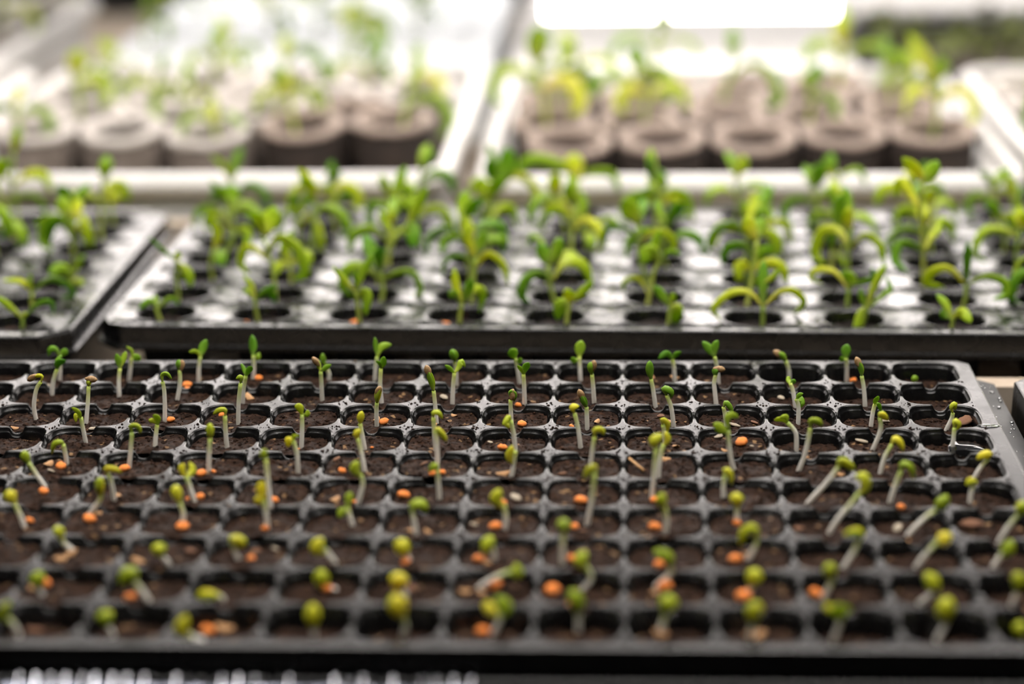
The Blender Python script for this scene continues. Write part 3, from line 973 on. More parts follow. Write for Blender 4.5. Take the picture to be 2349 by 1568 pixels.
# (crop, x, y, radius in crop pixels, kind)
D_ = [('A',1262,312,36,'o'),('A',1250,352,20,'o'),('A',1742,262,28,'o'),('A',1152,546,30,'o'),('A',1490,508,24,'o'),('A',325,842,36,'t'),('A',410,858,38,'o'),
 ('A',838,880,40,'o'),('A',1355,897,35,'o'),('A',1438,888,18,'o'),('A',2010,724,12,'o'),('A',295,1033,33,'o'),('A',1347,1062,32,'o'),('A',1850,1080,30,'o'),
 ('A',1262,1072,16,'o'),('A',2255,1078,38,'t'),('A',2305,886,28,'o'),('A',1680,392,38,'t'),('A',1745,346,15,'p'),('A',1365,345,28,'t'),('A',300,322,28,'p'),
 ('A',630,618,30,'p'),('A',490,618,24,'b'),('A',800,1056,32,'t'),('A',100,632,24,'t'),('A',345,884,20,'p'),('A',2255,810,26,'b'),
 ('D',200,107,30,'o'),('D',605,102,45,'o'),('D',655,55,34,'t'),('D',1230,150,45,'o'),('D',1785,158,28,'o'),('D',480,318,42,'t'),('D',415,362,40,'t'),
 ('D',930,376,38,'t'),('D',1690,362,30,'o'),('D',1285,312,36,'b'),('D',295,535,50,'o'),('D',192,556,42,'t'),('D',875,628,42,'o'),('D',2205,572,36,'o'),
 ('D',1400,850,50,'o'),('D',1520,828,58,'t'),('D',240,852,46,'b'),('D',1720,255,30,'b'),('D',175,155,18,'t'),('D',1890,240,22,'p'),
 ('B',245,536,30,'t'),('B',295,558,35,'o'),('B',1200,442,24,'o'),('B',1225,572,32,'o'),('B',1095,732,36,'o'),('B',565,836,24,'b'),('B',1105,908,46,'t'),
 ('B',1560,584,18,'o'),('B',215,730,12,'o'),('B',1730,552,24,'t'),('B',2235,556,28,'t'),('B',2260,720,28,'t'),('B',2192,802,34,'t'),('B',430,1055,45,'o'),
 ('B',630,905,34,'o'),('B',688,895,24,'o'),('B',1088,1112,34,'o'),('B',1185,1072,44,'p'),('B',1622,1090,46,'o'),('B',2122,1086,38,'o'),('B',2250,258,30,'t'),
 ('B',2090,242,24,'t'),('B',770,512,24,'t'),('B',20,886,20,'o'),('B',700,395,40,'p'),('B',460,322,16,'t'),('B',640,572,18,'t'),('B',940,680,20,'p'),
 ('B',1500,905,26,'b'),('B',2160,518,30,'b'),('B',100,1095,20,'o'),
 ('C',1195,276,26,'o'),('C',400,576,32,'p'),('C',445,698,42,'o'),('C',1405,556,34,'p'),('C',1255,692,36,'p'),('C',280,650,34,'p'),('C',680,386,30,'p'),
 ('C',1620,476,28,'p'),('C',2000,555,58,'b'),('C',1520,1130,28,'o'),('C',1132,916,24,'t'),('C',870,822,30,'t'),('C',585,580,30,'b'),('C',1550,262,10,'o'),
 ('C',330,742,22,'t'),('C',10,720,18,'t'),('C',516,715,12,'p'),
 ('E',465,176,36,'t'),('E',590,176,26,'t'),('E',1045,150,45,'o'),('E',1580,146,30,'o'),('E',2120,156,48,'o'),('E',440,386,32,'o'),('E',940,372,46,'o'),
 ('E',990,385,28,'t'),('E',1568,366,40,'o'),('E',2150,402,36,'o'),('E',845,586,42,'t'),('E',1038,560,56,'o'),('E',960,592,30,'t'),('E',1400,566,55,'o'),
 ('E',2185,556,55,'o'),('E',2112,596,42,'t'),('E',340,800,56,'o'),('E',960,860,52,'o'),('E',1565,812,56,'o'),('E',2155,868,48,'t'),('E',395,592,42,'t'),
 ('E',480,562,36,'b'),('E',860,135,24,'p'),('E',1630,175,30,'b'),
 ('F',415,125,32,'o'),('F',405,370,50,'o'),('F',490,338,36,'t'),('F',460,622,55,'o'),('F',895,580,50,'o'),('F',980,610,40,'t'),('F',1495,160,44,'p'),
 ('F',540,882,64,'t'),('F',800,152,28,'b'),('F',1990,140,60,'b'),('F',1560,240,22,'t')]
KN = {'o': ('seed_pellet', 'seed', 'orange seed pellet'), 't': ('seed_husk', 'husk', 'split tan seed husk'),
      'p': ('wood_chip', 'wood chip', 'pale chip of wood'), 'b': ('bark_chip', 'bark chip', 'brown bark chip')}
KM = {'o': pellet_meshes, 't': husk_meshes, 'p': pale_meshes, 'b': bark_meshes}
use = {}
bits = []
for k, (crop, x, y, rad, kd) in enumerate(D_):
    foot, r, c = foot_on_soil(*px(crop, (x, y)), inset=0.0026)
    bits.append((foot, r, c, rad / 2.936 / FPX * (EYE - foot).length, kd))
    use.setdefault((kd, r, c), []).append((foot.x, k))
for k, (foot, r, c, rad, kd) in enumerate(bits):
    nm, cat, lab = KN[kd]
    R = random.Random(k + 900)
    lab = '%s on soil, %s row from back, %s cell from right%s' % (lab, ORD[r], ORD[19 - c], where_in_cell(use, (kd, r, c), k))
    o = obj(nm, KM[kd][k % len(KM[kd])], None, foot + Vector((0, 0, rad * (0.35 if kd != 't' else 0.1))), R.uniform(0, 6.28) if kd != 'o' else R.uniform(-.6, .6))
    o.scale = (rad, rad, rad * (1.05 if kd == 'o' else 0.9))
    o.rotation_euler.x = R.uniform(-.35, .35)
    o.rotation_euler.y = R.uniform(-.35, .35)
    tag(o, lab, cat, {'o': 'orange seed pellets', 't': 'seed husks', 'p': 'wood chips', 'b': 'bark chips'}[kd])
# one splinter leaning in a cell
sp0, r, c = foot_on_soil(*px('B', (2045, 885)))
sp1 = at_plane(*px('B', (1945, 800)), sp0 + Vector((0, 0.004, 0)), Vector((0, 1, 0)))
tag(obj('splinter', stem_mesh('splinter', [Vector((0, 0, 0)), sp1 - sp0], 0.0006, 0.0005, M['wood'], 4, 5), None, sp0 + Vector((0, 0, .0004))),
    'straight orange-brown splinter leaning in %s row, %s cell from right' % (ORD[r], ORD[19 - c]), 'splinter')

# water standing on the tray by the right edge
def puddle(name, cx, cy, sx, sy, h, label, seed, z=0.0002):
    n = 28
    rings = []
    for q in (1.0, .97, .88, .7, .4, .08):
        ring = []
        for i in range(n):
            a = 2 * math.pi * i / n
            e = 1 + .28 * noise.noise(Vector((math.cos(a) * 1.4, math.sin(a) * 1.4, seed)))
            ring.append((math.cos(a) * sx * q * e, math.sin(a) * sy * q * e, h * math.sqrt(max(0, 1 - q * q))))
        rings.append(ring)
    o = obj(name, rings_mesh(name, rings, M['water'], cap_end=True, cap_start=True), None, (cx, cy, z))
    return tag(o, label, 'water')


pz = at_z(*px('C', (2090, 570)), 0)
puddle('water_film', pz.x + 0.001, pz.y - .001, 0.0042, 0.0016, 0.0003, 'clear water film on tray rim above the flooded cell', 2)
fl = soil_z(0.004, -3 * PP)
puddle('water_pool', 0.0035, -3 * PP - 0.0005, 0.0072, 0.0080, 0.0002, 'dark pool of water in the rightmost cell, fourth row from back', 5, z=fl + 0.0012)
# drops on the wet flange at the right and along the front
nd = 0
drop_me = [lump_mesh('water_drop', M['water'], s + 60, 1, 1, .62, .12, 10, 6) for s in range(3)]
R = random.Random(4)
drops = []
for _ in range(34):
    drops.append((R.uniform(0.0218, 0.0285), R.uniform(-0.10, 0.012), -0.0087, R.uniform(.0003, .0008), 's'))
for (x, y, z, s, w) in drops:
    o = obj('water_drop', R.choice(drop_me), None, (x, y, z + s * .3))
    o.scale = (s, s, s)
    tag(o, 'small water drop on the black flange right of the front tray', 'water drop', 'drops on the side flange')
# foil added under the left half of the front edge to make glints: steep pleats with narrow flat crests
fm, fnt, fb = new_mat('silver_foil')
fb.inputs['Metallic'].default_value = 1.0
fn = noise_node(fnt, 250)
frp = ramp(fnt, fn.outputs['Fac'], [(0.3, (0.30, 0.31, 0.34)), (0.7, (0.45, 0.45, 0.48))])
fnt.links.new(frp.outputs['Color'], fb.inputs['Base Color'])
fb.inputs['Roughness'].default_value = 0.12
R = random.Random(21)
prof = []
xa, xb = at_z(35, 1548, -0.0115).x, at_z(1105, 1548, -0.0115).x
x = xa
while x < xb:
    w = R.uniform(.00004, .00026) * (1.25 - .9 * (x - xa) / (xb - xa))
    prof += [(x, .0050), (x + w, .0050 + R.uniform(-.00004, .00004)), (x + w + .00198, 0.0), (x + w + .0020, 0.0)]
    x += w + .0042 + R.uniform(-.0008, .0008)
fv, ff = [], []
for (x, hgt) in prof:
    for q in (0, 1):
        yy, zz = (-0.2592, -0.0098) if q == 0 else (-0.2640, -0.0134)
        ny, nz = -0.60, 0.80
        fv += [(x, yy + ny * hgt, zz + nz * hgt), (x, yy + ny * (hgt - .0003), zz + nz * (hgt - .0003))]
for i in range(len(prof) - 1):
    a, b = i * 4, i * 4 + 4
    ff += [(a, a + 2, b + 2, b), (a + 1, b + 1, b + 3, a + 3), (a, b, b + 1, a + 1), (a + 2, a + 3, b + 3, b + 2)]
fo = Vector((xa, -0.2615, -0.0136))
tag(obj('foil_strip', mesh('foil_strip', [Vector(p) - fo for p in fv], ff, fm, False), None, fo), 'pleated silver foil strip glinting below the front tray edge, bottom left', 'foil')


# ------------------------------------------------------------------ seedlings of the middle and left trays
# measured ones: (tray, crop, stem points, [(leaf points, width)])
T = [
 (3,'G',[(150,1130),(150,1080),(155,1030)],[([(155,1030),(60,930),(-20,860)],42),([(155,1030),(260,932),(340,930),(352,1005)],42),([(155,1030),(170,1000),(185,1012)],30)]),
 (3,'G',[(215,1000),(215,920),(215,850)],[([(215,850),(150,780),(20,765)],36),([(215,850),(330,775),(440,830),(462,900),(385,930)],50),([(215,850),(205,790),(209,725)],28)]),
 (3,'G',[(480,830),(480,800),(485,760)],[([(485,762),(430,690),(350,700)],84),([(485,760),(535,650),(575,590)],28),([(485,770),(535,780),(560,800)],44)]),
 (2,'G',[(1065,1020),(1060,990),(1055,960)],[([(1055,960),(1010,905),(940,955)],44),([(1055,960),(1140,915),(1185,965)],54),([(1055,960),(1040,925),(1035,885)],24)]),
 (2,'G',[(1185,920),(1190,760),(1190,640)],[([(1190,645),(1110,580),(1005,475)],46),([(1190,640),(1205,600),(1212,550)],42),([(1195,650),(1262,715),(1295,808)],62)]),
 (2,'G',[(1725,1030),(1722,960),(1720,900)],[([(1720,900),(1660,862),(1610,880)],38),([(1720,910),(1800,858),(1845,945)],62),([(1720,890),(1690,815),(1635,745)],22),([(1725,900),(1790,835),(1880,785)],42)]),
 (2,'G',[(1420,760),(1420,660),(1440,560)],[([(1440,565),(1465,460),(1415,322)],62),([(1435,580),(1480,600),(1510,660)],90)]),
 (2,'G',[(1515,680),(1530,560),(1590,440)],[([(1590,445),(1660,430),(1680,520)],72)]),
 (2,'G',[(1955,800),(1960,720),(1960,660)],[([(1960,660),(1925,560),(1975,430)],72),([(1960,665),(1880,670),(1850,725)],62),([(1960,660),(2060,605),(2085,670)],72)]),
 (3,'G',[(740,350),(742,300),(745,260)],[([(745,265),(748,200),(752,145)],66),([(745,265),(800,200),(870,190)],40)]),
 (2,'G',[(2260,420),(2255,340),(2260,260)],[([(2260,265),(2230,180),(2140,160)],50),([(2260,262),(2330,190),(2390,200)],60)]),
 (2,'H',[(125,1190),(122,1080),(105,960)],[([(100,965),(30,880),(-45,785)],28),([(118,985),(180,970),(175,1110)],72),([(110,960),(155,830),(225,712)],48),([(105,960),(122,870),(108,795)],32)]),
 (2,'H',[(795,1190),(810,1110),(822,1040)],[([(820,1045),(775,940),(765,822)],64),([(822,1040),(890,965),(955,1010),(930,1160)],58),([(828,1042),(865,940),(892,862)],62),([(815,1052),(765,975),(750,1010)],54)]),
 (2,'H',[(1520,1190),(1532,1120),(1548,1050)],[([(1545,1055),(1490,1060),(1465,1170)],82),([(1547,1042),(1545,965),(1575,935)],74),([(1550,1042),(1630,965),(1705,880)],54)]),
 (2,'H',[(2210,1195),(2218,1130),(2228,1060)],[([(2226,1065),(2170,985),(2115,915)],58),([(2230,1062),(2275,1100),(2255,1198)],74),([(2226,1055),(2240,1000),(2255,965)],44)]),
 (2,'H',[(2060,1060),(2092,960),(2112,840),(2150,765)],[([(2148,770),(2085,690),(2040,760)],100),([(2150,765),(2210,690),(2295,692)],34),([(2082,990),(2010,890),(1920,915),(1908,980)],44),([(2140,770),(2120,680),(2155,550)],74)]),
 (2,'H',[(225,940),(290,780),(370,610),(450,520)],[([(448,525),(490,540),(505,640)],94),([(372,610),(305,510),(265,420)],44),([(450,522),(520,385),(595,250)],62)]),
 (2,'H',[(1400,900),(1400,840),(1402,770)],[([(1402,775),(1360,645),(1285,608),(1265,705)],34),([(1402,770),(1460,690),(1472,612)],74),([(1410,780),(1500,722),(1585,738),(1550,805)],52)]),
 (2,'H',[(870,850),(880,760),(882,670)],[([(878,672),(800,590),(715,605),(698,680)],62),([(880,665),(855,565),(850,470)],84),([(885,680),(990,615),(1105,645),(1080,745)],64)]),
 (2,'H',[(1670,670),(1645,580),(1610,510)],[([(1610,515),(1510,402),(1400,415),(1405,510)],54),([(1640,565),(1740,500),(1835,475),(1855,545)],54),([(1645,570),(1690,590),(1692,650)],74),([(1612,510),(1640,410),(1655,340)],64)]),
 (2,'H',[(1010,560),(975,430),(985,330),(1070,240)],[([(1075,245),(1120,130),(1120,5)],112),([(1070,240),(1025,150),(1018,45)],84),([(990,330),(940,300),(900,250)],40)]),
 (2,'H',[(1605,420),(1602,300),(1595,200)],[([(1595,205),(1580,115),(1568,40)],124),([(1597,210),(1500,120),(1290,75),(1180,180)],70),([(1600,205),(1690,165),(1830,170),(1880,290)],64)]),
 (2,'H',[(2130,440),(2140,380),(2150,320)],[([(2150,325),(2180,200),(2080,120)],70),([(2150,320),(2060,350),(2030,380)],50),([(2150,322),(2240,300),(2260,400)],80)]),
 (2,'K',[(592,1200),(590,1130),(590,1065)],[([(590,1065),(500,972),(370,978),(255,1090),(315,1168)],44),([(598,1062),(700,990),(800,990),(878,1080),(815,1178)],48),([(590,1065),(595,900),(602,782)],64),([(600,900),(650,865),(705,795)],18)]),
 (2,'K',[(1160,1100),(1162,1020),(1168,950)],[([(1165,952),(1080,842),(960,838),(925,910),(1005,950)],38),([(1170,935),(1250,890),(1320,840),(1300,762)],38),([(1167,950),(1180,880),(1115,825)],74)]),
 (2,'K',[(1280,1140),(1285,1110),(1288,1080)],[([(1288,1085),(1255,1100),(1225,1200),(1218,1278)],78),([(1290,1080),(1335,965),(1395,855),(1438,808)],54),([(1288,1082),(1258,1010),(1250,945)],34),([(1290,1080),(1400,1000),(1455,960),(1430,890)],36)]),
 (2,'K',[(1950,1070),(1955,1000),(1960,920)],[([(1960,922),(1850,820),(1740,848),(1712,930),(1830,968)],58),([(1960,920),(1965,760),(1955,612)],64),([(1960,922),(2080,860),(2205,888),(2215,970),(2120,990)],52)]),
 (2,'K',[(1865,1220),(1866,1180),(1867,1140)],[([(1866,1145),(1830,1062),(1772,1005)],48),([(1868,1142),(1925,1090),(1975,1140)],64),([(1865,1150),(1825,1120),(1795,1155)],64)]),
 (2,'K',[(1675,940),(1670,700),(1652,450),(1665,210)],[([(1668,705),(1600,640),(1500,620),(1462,720),(1540,778)],54),([(1670,700),(1730,610),(1785,565),(1815,495)],44),([(1665,215),(1605,130),(1525,50)],74),([(1668,212),(1715,160),(1770,85)],94),([(1655,425),(1600,330),(1525,240),(1505,380)],56)]),
 (2,'K',[(1060,800),(1060,680),(1085,560)],[([(1080,565),(1095,400),(1118,290)],94),([(1062,690),(1045,600),(1055,500)],50),([(1065,690),(1110,730),(1140,790)],30)]),
 (2,'K',[(480,950),(488,890),(500,830)],[([(500,832),(440,780),(425,880)],84),([(500,825),(570,705),(655,645)],64),([(500,828),(530,900),(515,965)],64)]),
 (2,'K',[(520,550),(540,480),(560,430)],[([(560,435),(540,350),(600,330)],90),([(555,440),(500,420),(470,500)],60),([(560,435),(620,420),(650,520)],70)]),
 (2,'K',[(1100,340),(1090,250),(1085,190)],[([(1085,195),(1040,110),(1060,40)],80),([(1085,195),(960,160),(870,240)],40),([(1085,195),(1230,150),(1300,260)],40)]),
 (2,'K',[(2230,660),(2225,560),(2190,480)],[([(2190,485),(2140,400),(2080,360)],80),([(2190,480),(2260,470),(2280,560)],70),([(2220,580),(2110,550),(2110,640)],40)]),
 (2,'K',[(2300,560),(2310,440),(2290,330)],[([(2290,335),(2260,240),(2250,180)],60),([(2290,335),(2330,300),(2349,380)],70)]),
]
occupied = {}
sprout_specs = []


def nearest_hole(which, p):
    best = None
    for i in range(12 if which == 2 else 4):
        for j in range(7):
            h = t_hole(which, i, j)
            d = (h.x - p.x) ** 2 + (h.y - p.y) ** 2
            if best is None or d < best[0]:
                best = (d, i, j, h)
    return best[1:]


def sprout_label(which, i, j, n, tall):
    base = 'tall leafy green seedling' if tall else 'green seedling with curling leaves'
    if which == 2:
        s = '%s, middle tray, %s row, %s hole from left' % (base, ORD[j], ORD[i])
    else:
        s = '%s, left tray, %s row, %s hole from right' % (base, ORD[j], ORD[i])
    return s


for k, (which, crop, st, leaves) in enumerate(T):
    R = random.Random(k + 400)
    p = at_z(*px(crop, st[0]), 0) + Vector((0, 0.006, 0))
    i, j, h = nearest_hole(which, p)
    if (i, j) in [q[:2] for q in occupied.get(which, [])]:
        alt = [(ii, jj) for ii in (i - 1, i, i + 1) for jj in (j, j + 1, j - 1) if 0 <= jj < 7 and 0 <= ii < (12 if which == 2 else 4) and (ii, jj) not in occupied.get(which, [])]
        alt.sort(key=lambda q: (t_hole(which, *q) - p).length)
        i, j = alt[0]
        h = t_hole(which, i, j)
    occupied.setdefault(which, []).append((i, j))
    d = Vector((p.x - h.x, p.y - h.y, 0))
    lim = HR - 0.0040
    if d.length > lim:
        d = d.normalized() * lim
    foot = Vector((h.x + d.x, h.y + d.y, SOIL2))
    lean = R.uniform(-.15, .15)
    nrm = Vector((0, 1, -lean)).normalized()
    sh = foot - at_plane(*px(crop, st[0]), foot, nrm)          # shift kept small by the clamp
    conv = lambda q: at_plane(*px(crop, q), foot, nrm) - foot
    t = thing('seedling', sprout_label(which, i, j, 0, st[0][1] - min(min(q[1] for q in l[0]) for l in leaves) > 420), 'seedling', foot, 'seedlings in the round holes')
    sc_ = FPX / (EYE - foot).length
    obj('stem', stem_mesh('stem', [Vector((0, 0, -.002)), Vector((0, 0, 0))] + [conv(q) for q in st[1:]], 0.0011, 0.0009, M['sprout_stem']), t)
    for li, (lp, w) in enumerate(leaves):
        amp = R.uniform(-.004, .004)
        L3 = [conv(q) + Vector((0, amp * m, 0)) for m, q in enumerate(lp)]
        wm_ = w / 2.936 / sc_
        obj('seed_leaf' if len(lp) > 3 else 'true_leaf', leaf_mesh('leaf', L3, max(wm_ * 1.15, .0026), R.uniform(-.6, .6), max(.0006, wm_ * .16), M['sprout_leaf'], n=14, petiole=0.34), t)


def grown_seedling(foot, H, R, label, group, leafmat, stemmat, k_leaf=1.0, name='seedling', n_arch=2, n_true=2, name_leaf='true_leaf'):
    t = thing(name, label, 'seedling', foot, group)
    ln = Vector((R.uniform(-.22, .22), R.uniform(-.22, .22), 1)) * H
    obj('stem', stem_mesh('stem', [Vector((0, 0, -.002)), Vector((0, 0, 0)), ln * .5 + Vector((R.uniform(-.002, .002), 0, 0)), ln], 0.0011 * k_leaf, .0009 * k_leaf, stemmat), t)
    a0 = R.uniform(-.7, .7)
    for q in range(n_arch):
        a = a0 + q * math.pi + R.uniform(-.4, .4)
        d = Vector((math.cos(a), math.sin(a) * .8, 0))
        L = R.uniform(.011, .018) * k_leaf
        z0 = ln * R.uniform(.55, .8)
        P_ = [z0, z0 + d * L * .45 + Vector((0, 0, L * R.uniform(.25, .5))), z0 + d * L * 1.0 + Vector((0, 0, L * .25)), z0 + d * L * 1.2 + Vector((0, 0, -L * .35)), z0 + d * L * .85 + Vector((0, 0, -L * .6))]
        obj('seed_leaf', leaf_mesh('seed_leaf', P_[:R.choice((4, 5))], R.uniform(.0040, .0062) * k_leaf, R.uniform(-.9, .9), .0007 * k_leaf, leafmat, n=14, petiole=.34), t)
    for q in range(n_true):
        a = a0 + math.pi / 2 + q * math.pi + R.uniform(-.9, .9)
        d = Vector((math.cos(a), math.sin(a), 0))
        L = R.uniform(.009, .017) * k_leaf
        P_ = [ln, ln + d * L * .3 + Vector((0, 0, L * .55)), ln + d * L * R.uniform(.4, .8) + Vector((0, 0, L * R.uniform(.7, 1.1)))]
        obj(name_leaf, leaf_mesh('true_leaf', P_, R.uniform(.0050, .0085) * k_leaf, R.uniform(-.9, .9), .0007 * k_leaf, leafmat, n=10, petiole=.3), t)
    return t


for which, ncol in ((2, 12), (3, 4)):
    for i in range(ncol):
        for j in range(7):
            R = random.Random(which * 1000 + i * 50 + j)
            if (i, j) in occupied[which] or (which == 2 and i >= 10) or (which == 3 and i > 0 and j < 2 * i - 1):
                continue
            if R.random() < (0.10 if which == 2 else 0.0):
                continue
            h = t_hole(which, i, j)
            foot = Vector((h.x + R.uniform(-.005, .005), h.y + R.uniform(-.006, .001), SOIL2))
            tall = R.random() < .3
            grown_seedling(foot, R.uniform(.016, .027) + (.010 if tall else 0) + (.004 if which == 3 else 0), R, sprout_label(which, i, j, 0, tall), 'seedlings in the round holes', M['sprout_leaf'], M['sprout_stem'])
# orange pellets beside the middle-tray seedlings
for k, (crop, x, y, rad) in enumerate((('H', 85, 1150, 30), ('H', 705, 1160, 26), ('G', 1640, 1035, 24), ('G', 155, 965, 22))):
    which = 3 if k == 3 else 2
    p = at_z(*px(crop, (x, y)), 0) + Vector((0, 0.006, 0))
    i, j, h = nearest_hole(which, p)
    d = Vector((p.x - h.x, p.y - h.y, 0))
    if d.length > HR - .0045:
        d = d.normalized() * (HR - .0045)
    o = obj('seed_pellet', pellet_meshes[k], None, (h.x + d.x, h.y + d.y, SOIL2 + .0018))
    rad_ = rad / 2.936 / FPX * (EYE - h).length
    o.scale = (rad_, rad_, rad_)
    tag(o, 'orange seed pellet in round hole, %s tray, %s row, %s hole from %s' % ('middle' if which == 2 else 'left', ORD[j], ORD[i], 'left' if which == 2 else 'right'), 'seed', 'orange seed pellets')


# ------------------------------------------------------------------ white crates with cardboard pots
def rounded_rect(x0, x1, y0, y1, r, z, n=7):
    out = []
    for (cx, cy, a0) in ((x1 - r, y1 - r, 0), (x0 + r, y1 - r, 1), (x0 + r, y0 + r, 2), (x1 - r, y0 + r, 3)):
        for i in range(n):
            a = (a0 + i / (n - 1)) * math.pi / 2
            out.append((cx + r * math.cos(a), cy + r * math.sin(a), z))
    return out


def crate(x0, x1, y0, y1, label, rim=0.0072, zr=0.0048, floor=-0.0545):
    t = thing('crate', label, 'crate', ((x0 + x1) / 2, (y0 + y1) / 2, floor))
    O = Vector(((x0 + x1) / 2, (y0 + y1) / 2, floor))
    g = rim
    tub = [rounded_rect(x0 + .012, x1 - .012, y0 + .012, y1 - .012, .02, floor), rounded_rect(x0 + g, x1 - g, y0 + g, y1 - g, .022, zr),
           rounded_rect(x0 + g + .002, x1 - g - .002, y0 + g + .002, y1 - g - .002, .021, zr), rounded_rect(x0 + .014, x1 - .014, y0 + .014, y1 - .014, .02, floor + .002)]
    obj('tub', rings_mesh('tub', tub, M['white'], cap_end=True, cap_start=True), t, -O)
    rings = []
    for q in range(13):
        a = 2 * math.pi * q / 12
        oc = g * math.cos(a) * (1.0 if math.cos(a) > 0 else 0.35)
        rings.append(rounded_rect(x0 + g - oc, x1 - g + oc, y0 + g - oc, y1 - g + oc, .024 + oc * .5, zr + g * math.sin(a)))
    obj('rim', rings_mesh('rim', rings, M['white']), t, -O)
    return t


def pot_rings(rad, prof, mat, seed, name):
    n = 32
    rings = []
    for (dr, z) in prof:
        rings.append([((rad + dr + .0006 * noise.noise(Vector((math.cos(a), math.sin(a), seed)))) * math.cos(a), (rad + dr) * math.sin(a),
                       z + .0012 * noise.noise(Vector((2 * math.cos(a), 2 * math.sin(a), seed + 9))) * (1 if z > -.012 else 0)) for a in [2 * math.pi * i / n for i in range(n)]])
    return rings_mesh(name, rings, mat, cap_end=(name == 'wall'))


POTR = 0.0252
WALL = 0.0076
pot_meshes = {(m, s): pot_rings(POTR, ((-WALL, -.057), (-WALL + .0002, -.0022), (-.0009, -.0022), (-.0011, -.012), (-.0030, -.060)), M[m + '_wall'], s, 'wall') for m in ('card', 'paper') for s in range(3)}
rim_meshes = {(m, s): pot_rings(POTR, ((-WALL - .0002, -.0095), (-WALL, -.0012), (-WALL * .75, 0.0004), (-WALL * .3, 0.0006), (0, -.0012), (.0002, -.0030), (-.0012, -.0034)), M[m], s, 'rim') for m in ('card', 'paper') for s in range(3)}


def pot_soil(seed):
    v, f = [(0, 0, 0)], []
    n = 20
    for q, rr_ in enumerate((.35, .7, 1.0)):
        for i in range(n):
            a = 2 * math.pi * i / n
            x, y = (POTR - .0078) * rr_ * math.cos(a), (POTR - .0078) * rr_ * math.sin(a)
            v.append((x, y, .0022 * noise.noise(Vector((x * 150, y * 150, seed)))))
    f += [(0, 1 + i, 1 + (i + 1) % n) for i in range(n)]
    for q in range(2):
        f += [(1 + q * n + i, 1 + (q + 1) * n + i, 1 + (q + 1) * n + (i + 1) % n, 1 + q * n + (i + 1) % n) for i in range(n)]
    return mesh('soil', v, f, M['dark_soil'])


pot_soils = [pot_soil(s) for s in range(3)]
pot_n = [0]


def pot(x, y, ztop, mat, where, plant=1.0, seed=0, leaf='far_leaf', tilted=True):
    R = random.Random(seed * 17 + 3)
    t = thing('plant_pot', '%s pot, %s' % ('brown cardboard' if mat == 'card' else 'pale paper', where), 'pot', (x, y, ztop), 'round pots in the crates')
    t.rotation_euler = (R.uniform(.09, .17) if tilted else R.uniform(-.03, .03), R.uniform(-.05, .05), 0)
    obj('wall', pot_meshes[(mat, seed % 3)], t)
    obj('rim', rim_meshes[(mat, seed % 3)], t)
    s = obj('soil', pot_soils[seed % 3], t, (0, 0, -R.uniform(.0065, .0090)))
    s['kind'] = 'stuff'
    if plant > 0:
        H = R.uniform(.020, .034) * plant
        grown_seedling(Vector((x + R.uniform(-.008, .008), y + R.uniform(-.008, .008), ztop - .0085)), H, R, 'pale green seedling growing in pot, %s' % where,
                       'seedlings in the pots', M[leaf], M['sprout_stem'], 1.45 * plant ** .4, n_arch=R.choice((1, 2)), n_true=R.choice((1, 2, 2)))


crate(-0.1985, 0.0975, 0.2985, 0.640, 'white plastic crate of cardboard pots behind the middle tray, right one')
crate(-0.5080, -0.2105, 0.3065, 0.660, 'white plastic crate of pots behind the middle tray, left one')
crate(0.1050, 0.395, 0.2950, 0.640, 'white plastic crate cut off by the right picture edge, upper right')
crate(-0.80, -0.5200, 0.3065, 0.660, 'white plastic crate out at far left of the second crate row')
RP = [[(-0.1490, 0.408), (-0.0960, 0.400), (-0.0425, 0.414), (0.0105, 0.427), (0.0610, 0.420)],
      [(-0.1605, 0.462), (-0.1080, 0.456), (-0.0550, 0.466), (-0.0020, 0.478), (0.0500, 0.474)],
      [(-0.1600, 0.518), (-0.1060, 0.511), (-0.0520, 0.519), (0.0020, 0.531), (0.0550, 0.528)],
      [(-0.1500, 0.572), (-0.0950, 0.566), (-0.0400, 0.573), (0.0150, 0.584)]]
LP = [[(-0.4700, 0.437), (-0.4170, 0.437), (-0.3650, 0.437), (-0.3100, 0.446), (-0.2560, 0.452)],
      [(-0.4500, 0.490), (-0.3950, 0.490), (-0.3400, 0.492), (-0.2850, 0.499)],
      [(-0.4700, 0.545), (-0.4150, 0.544), (-0.3600, 0.547), (-0.3050, 0.552), (-0.2510, 0.556)],
      [(-0.4500, 0.600), (-0.3950, 0.600), (-0.3400, 0.602), (-0.2850, 0.607)]]
sd = 0
for side, rows in (('right', RP), ('left', LP)):
    for j, row in enumerate(rows):
        for i, (x, y) in enumerate(row):
            sd += 1
            R = random.Random(sd)
            mat = 'paper' if (side == 'left' and (i < 3 or j > 1)) else 'card'
            pl = 0.0 if (side == 'right' and j == 0 and i in (0, 1, 2)) or R.random() < .25 else R.uniform(.7, 1.2)
            pl *= 0.8 if side == 'left' else 1.1
            pot(x, y, 0.0110 + R.uniform(-.0015, .0025) + (0.004 if (side == 'left' and j == 0 and i == 4) else 0), mat,
                '%s white crate, %s row, %s from left' % (side, ('front', 'second', 'third', 'rear')[j], ORD[i]), pl, sd)
for i, (x, y) in enumerate(((0.1425, 0.395), (0.1425, 0.452), (0.1430, 0.510), (0.1425, 0.568), (0.197, 0.400), (0.198, 0.458), (0.2, 0.52))):
    sd += 1
    pot(x, y, 0.010, 'paper', 'crate at right picture edge, %s row, %s from left' % (ORD[i % 4], ORD[i // 4]), 1.0, sd)

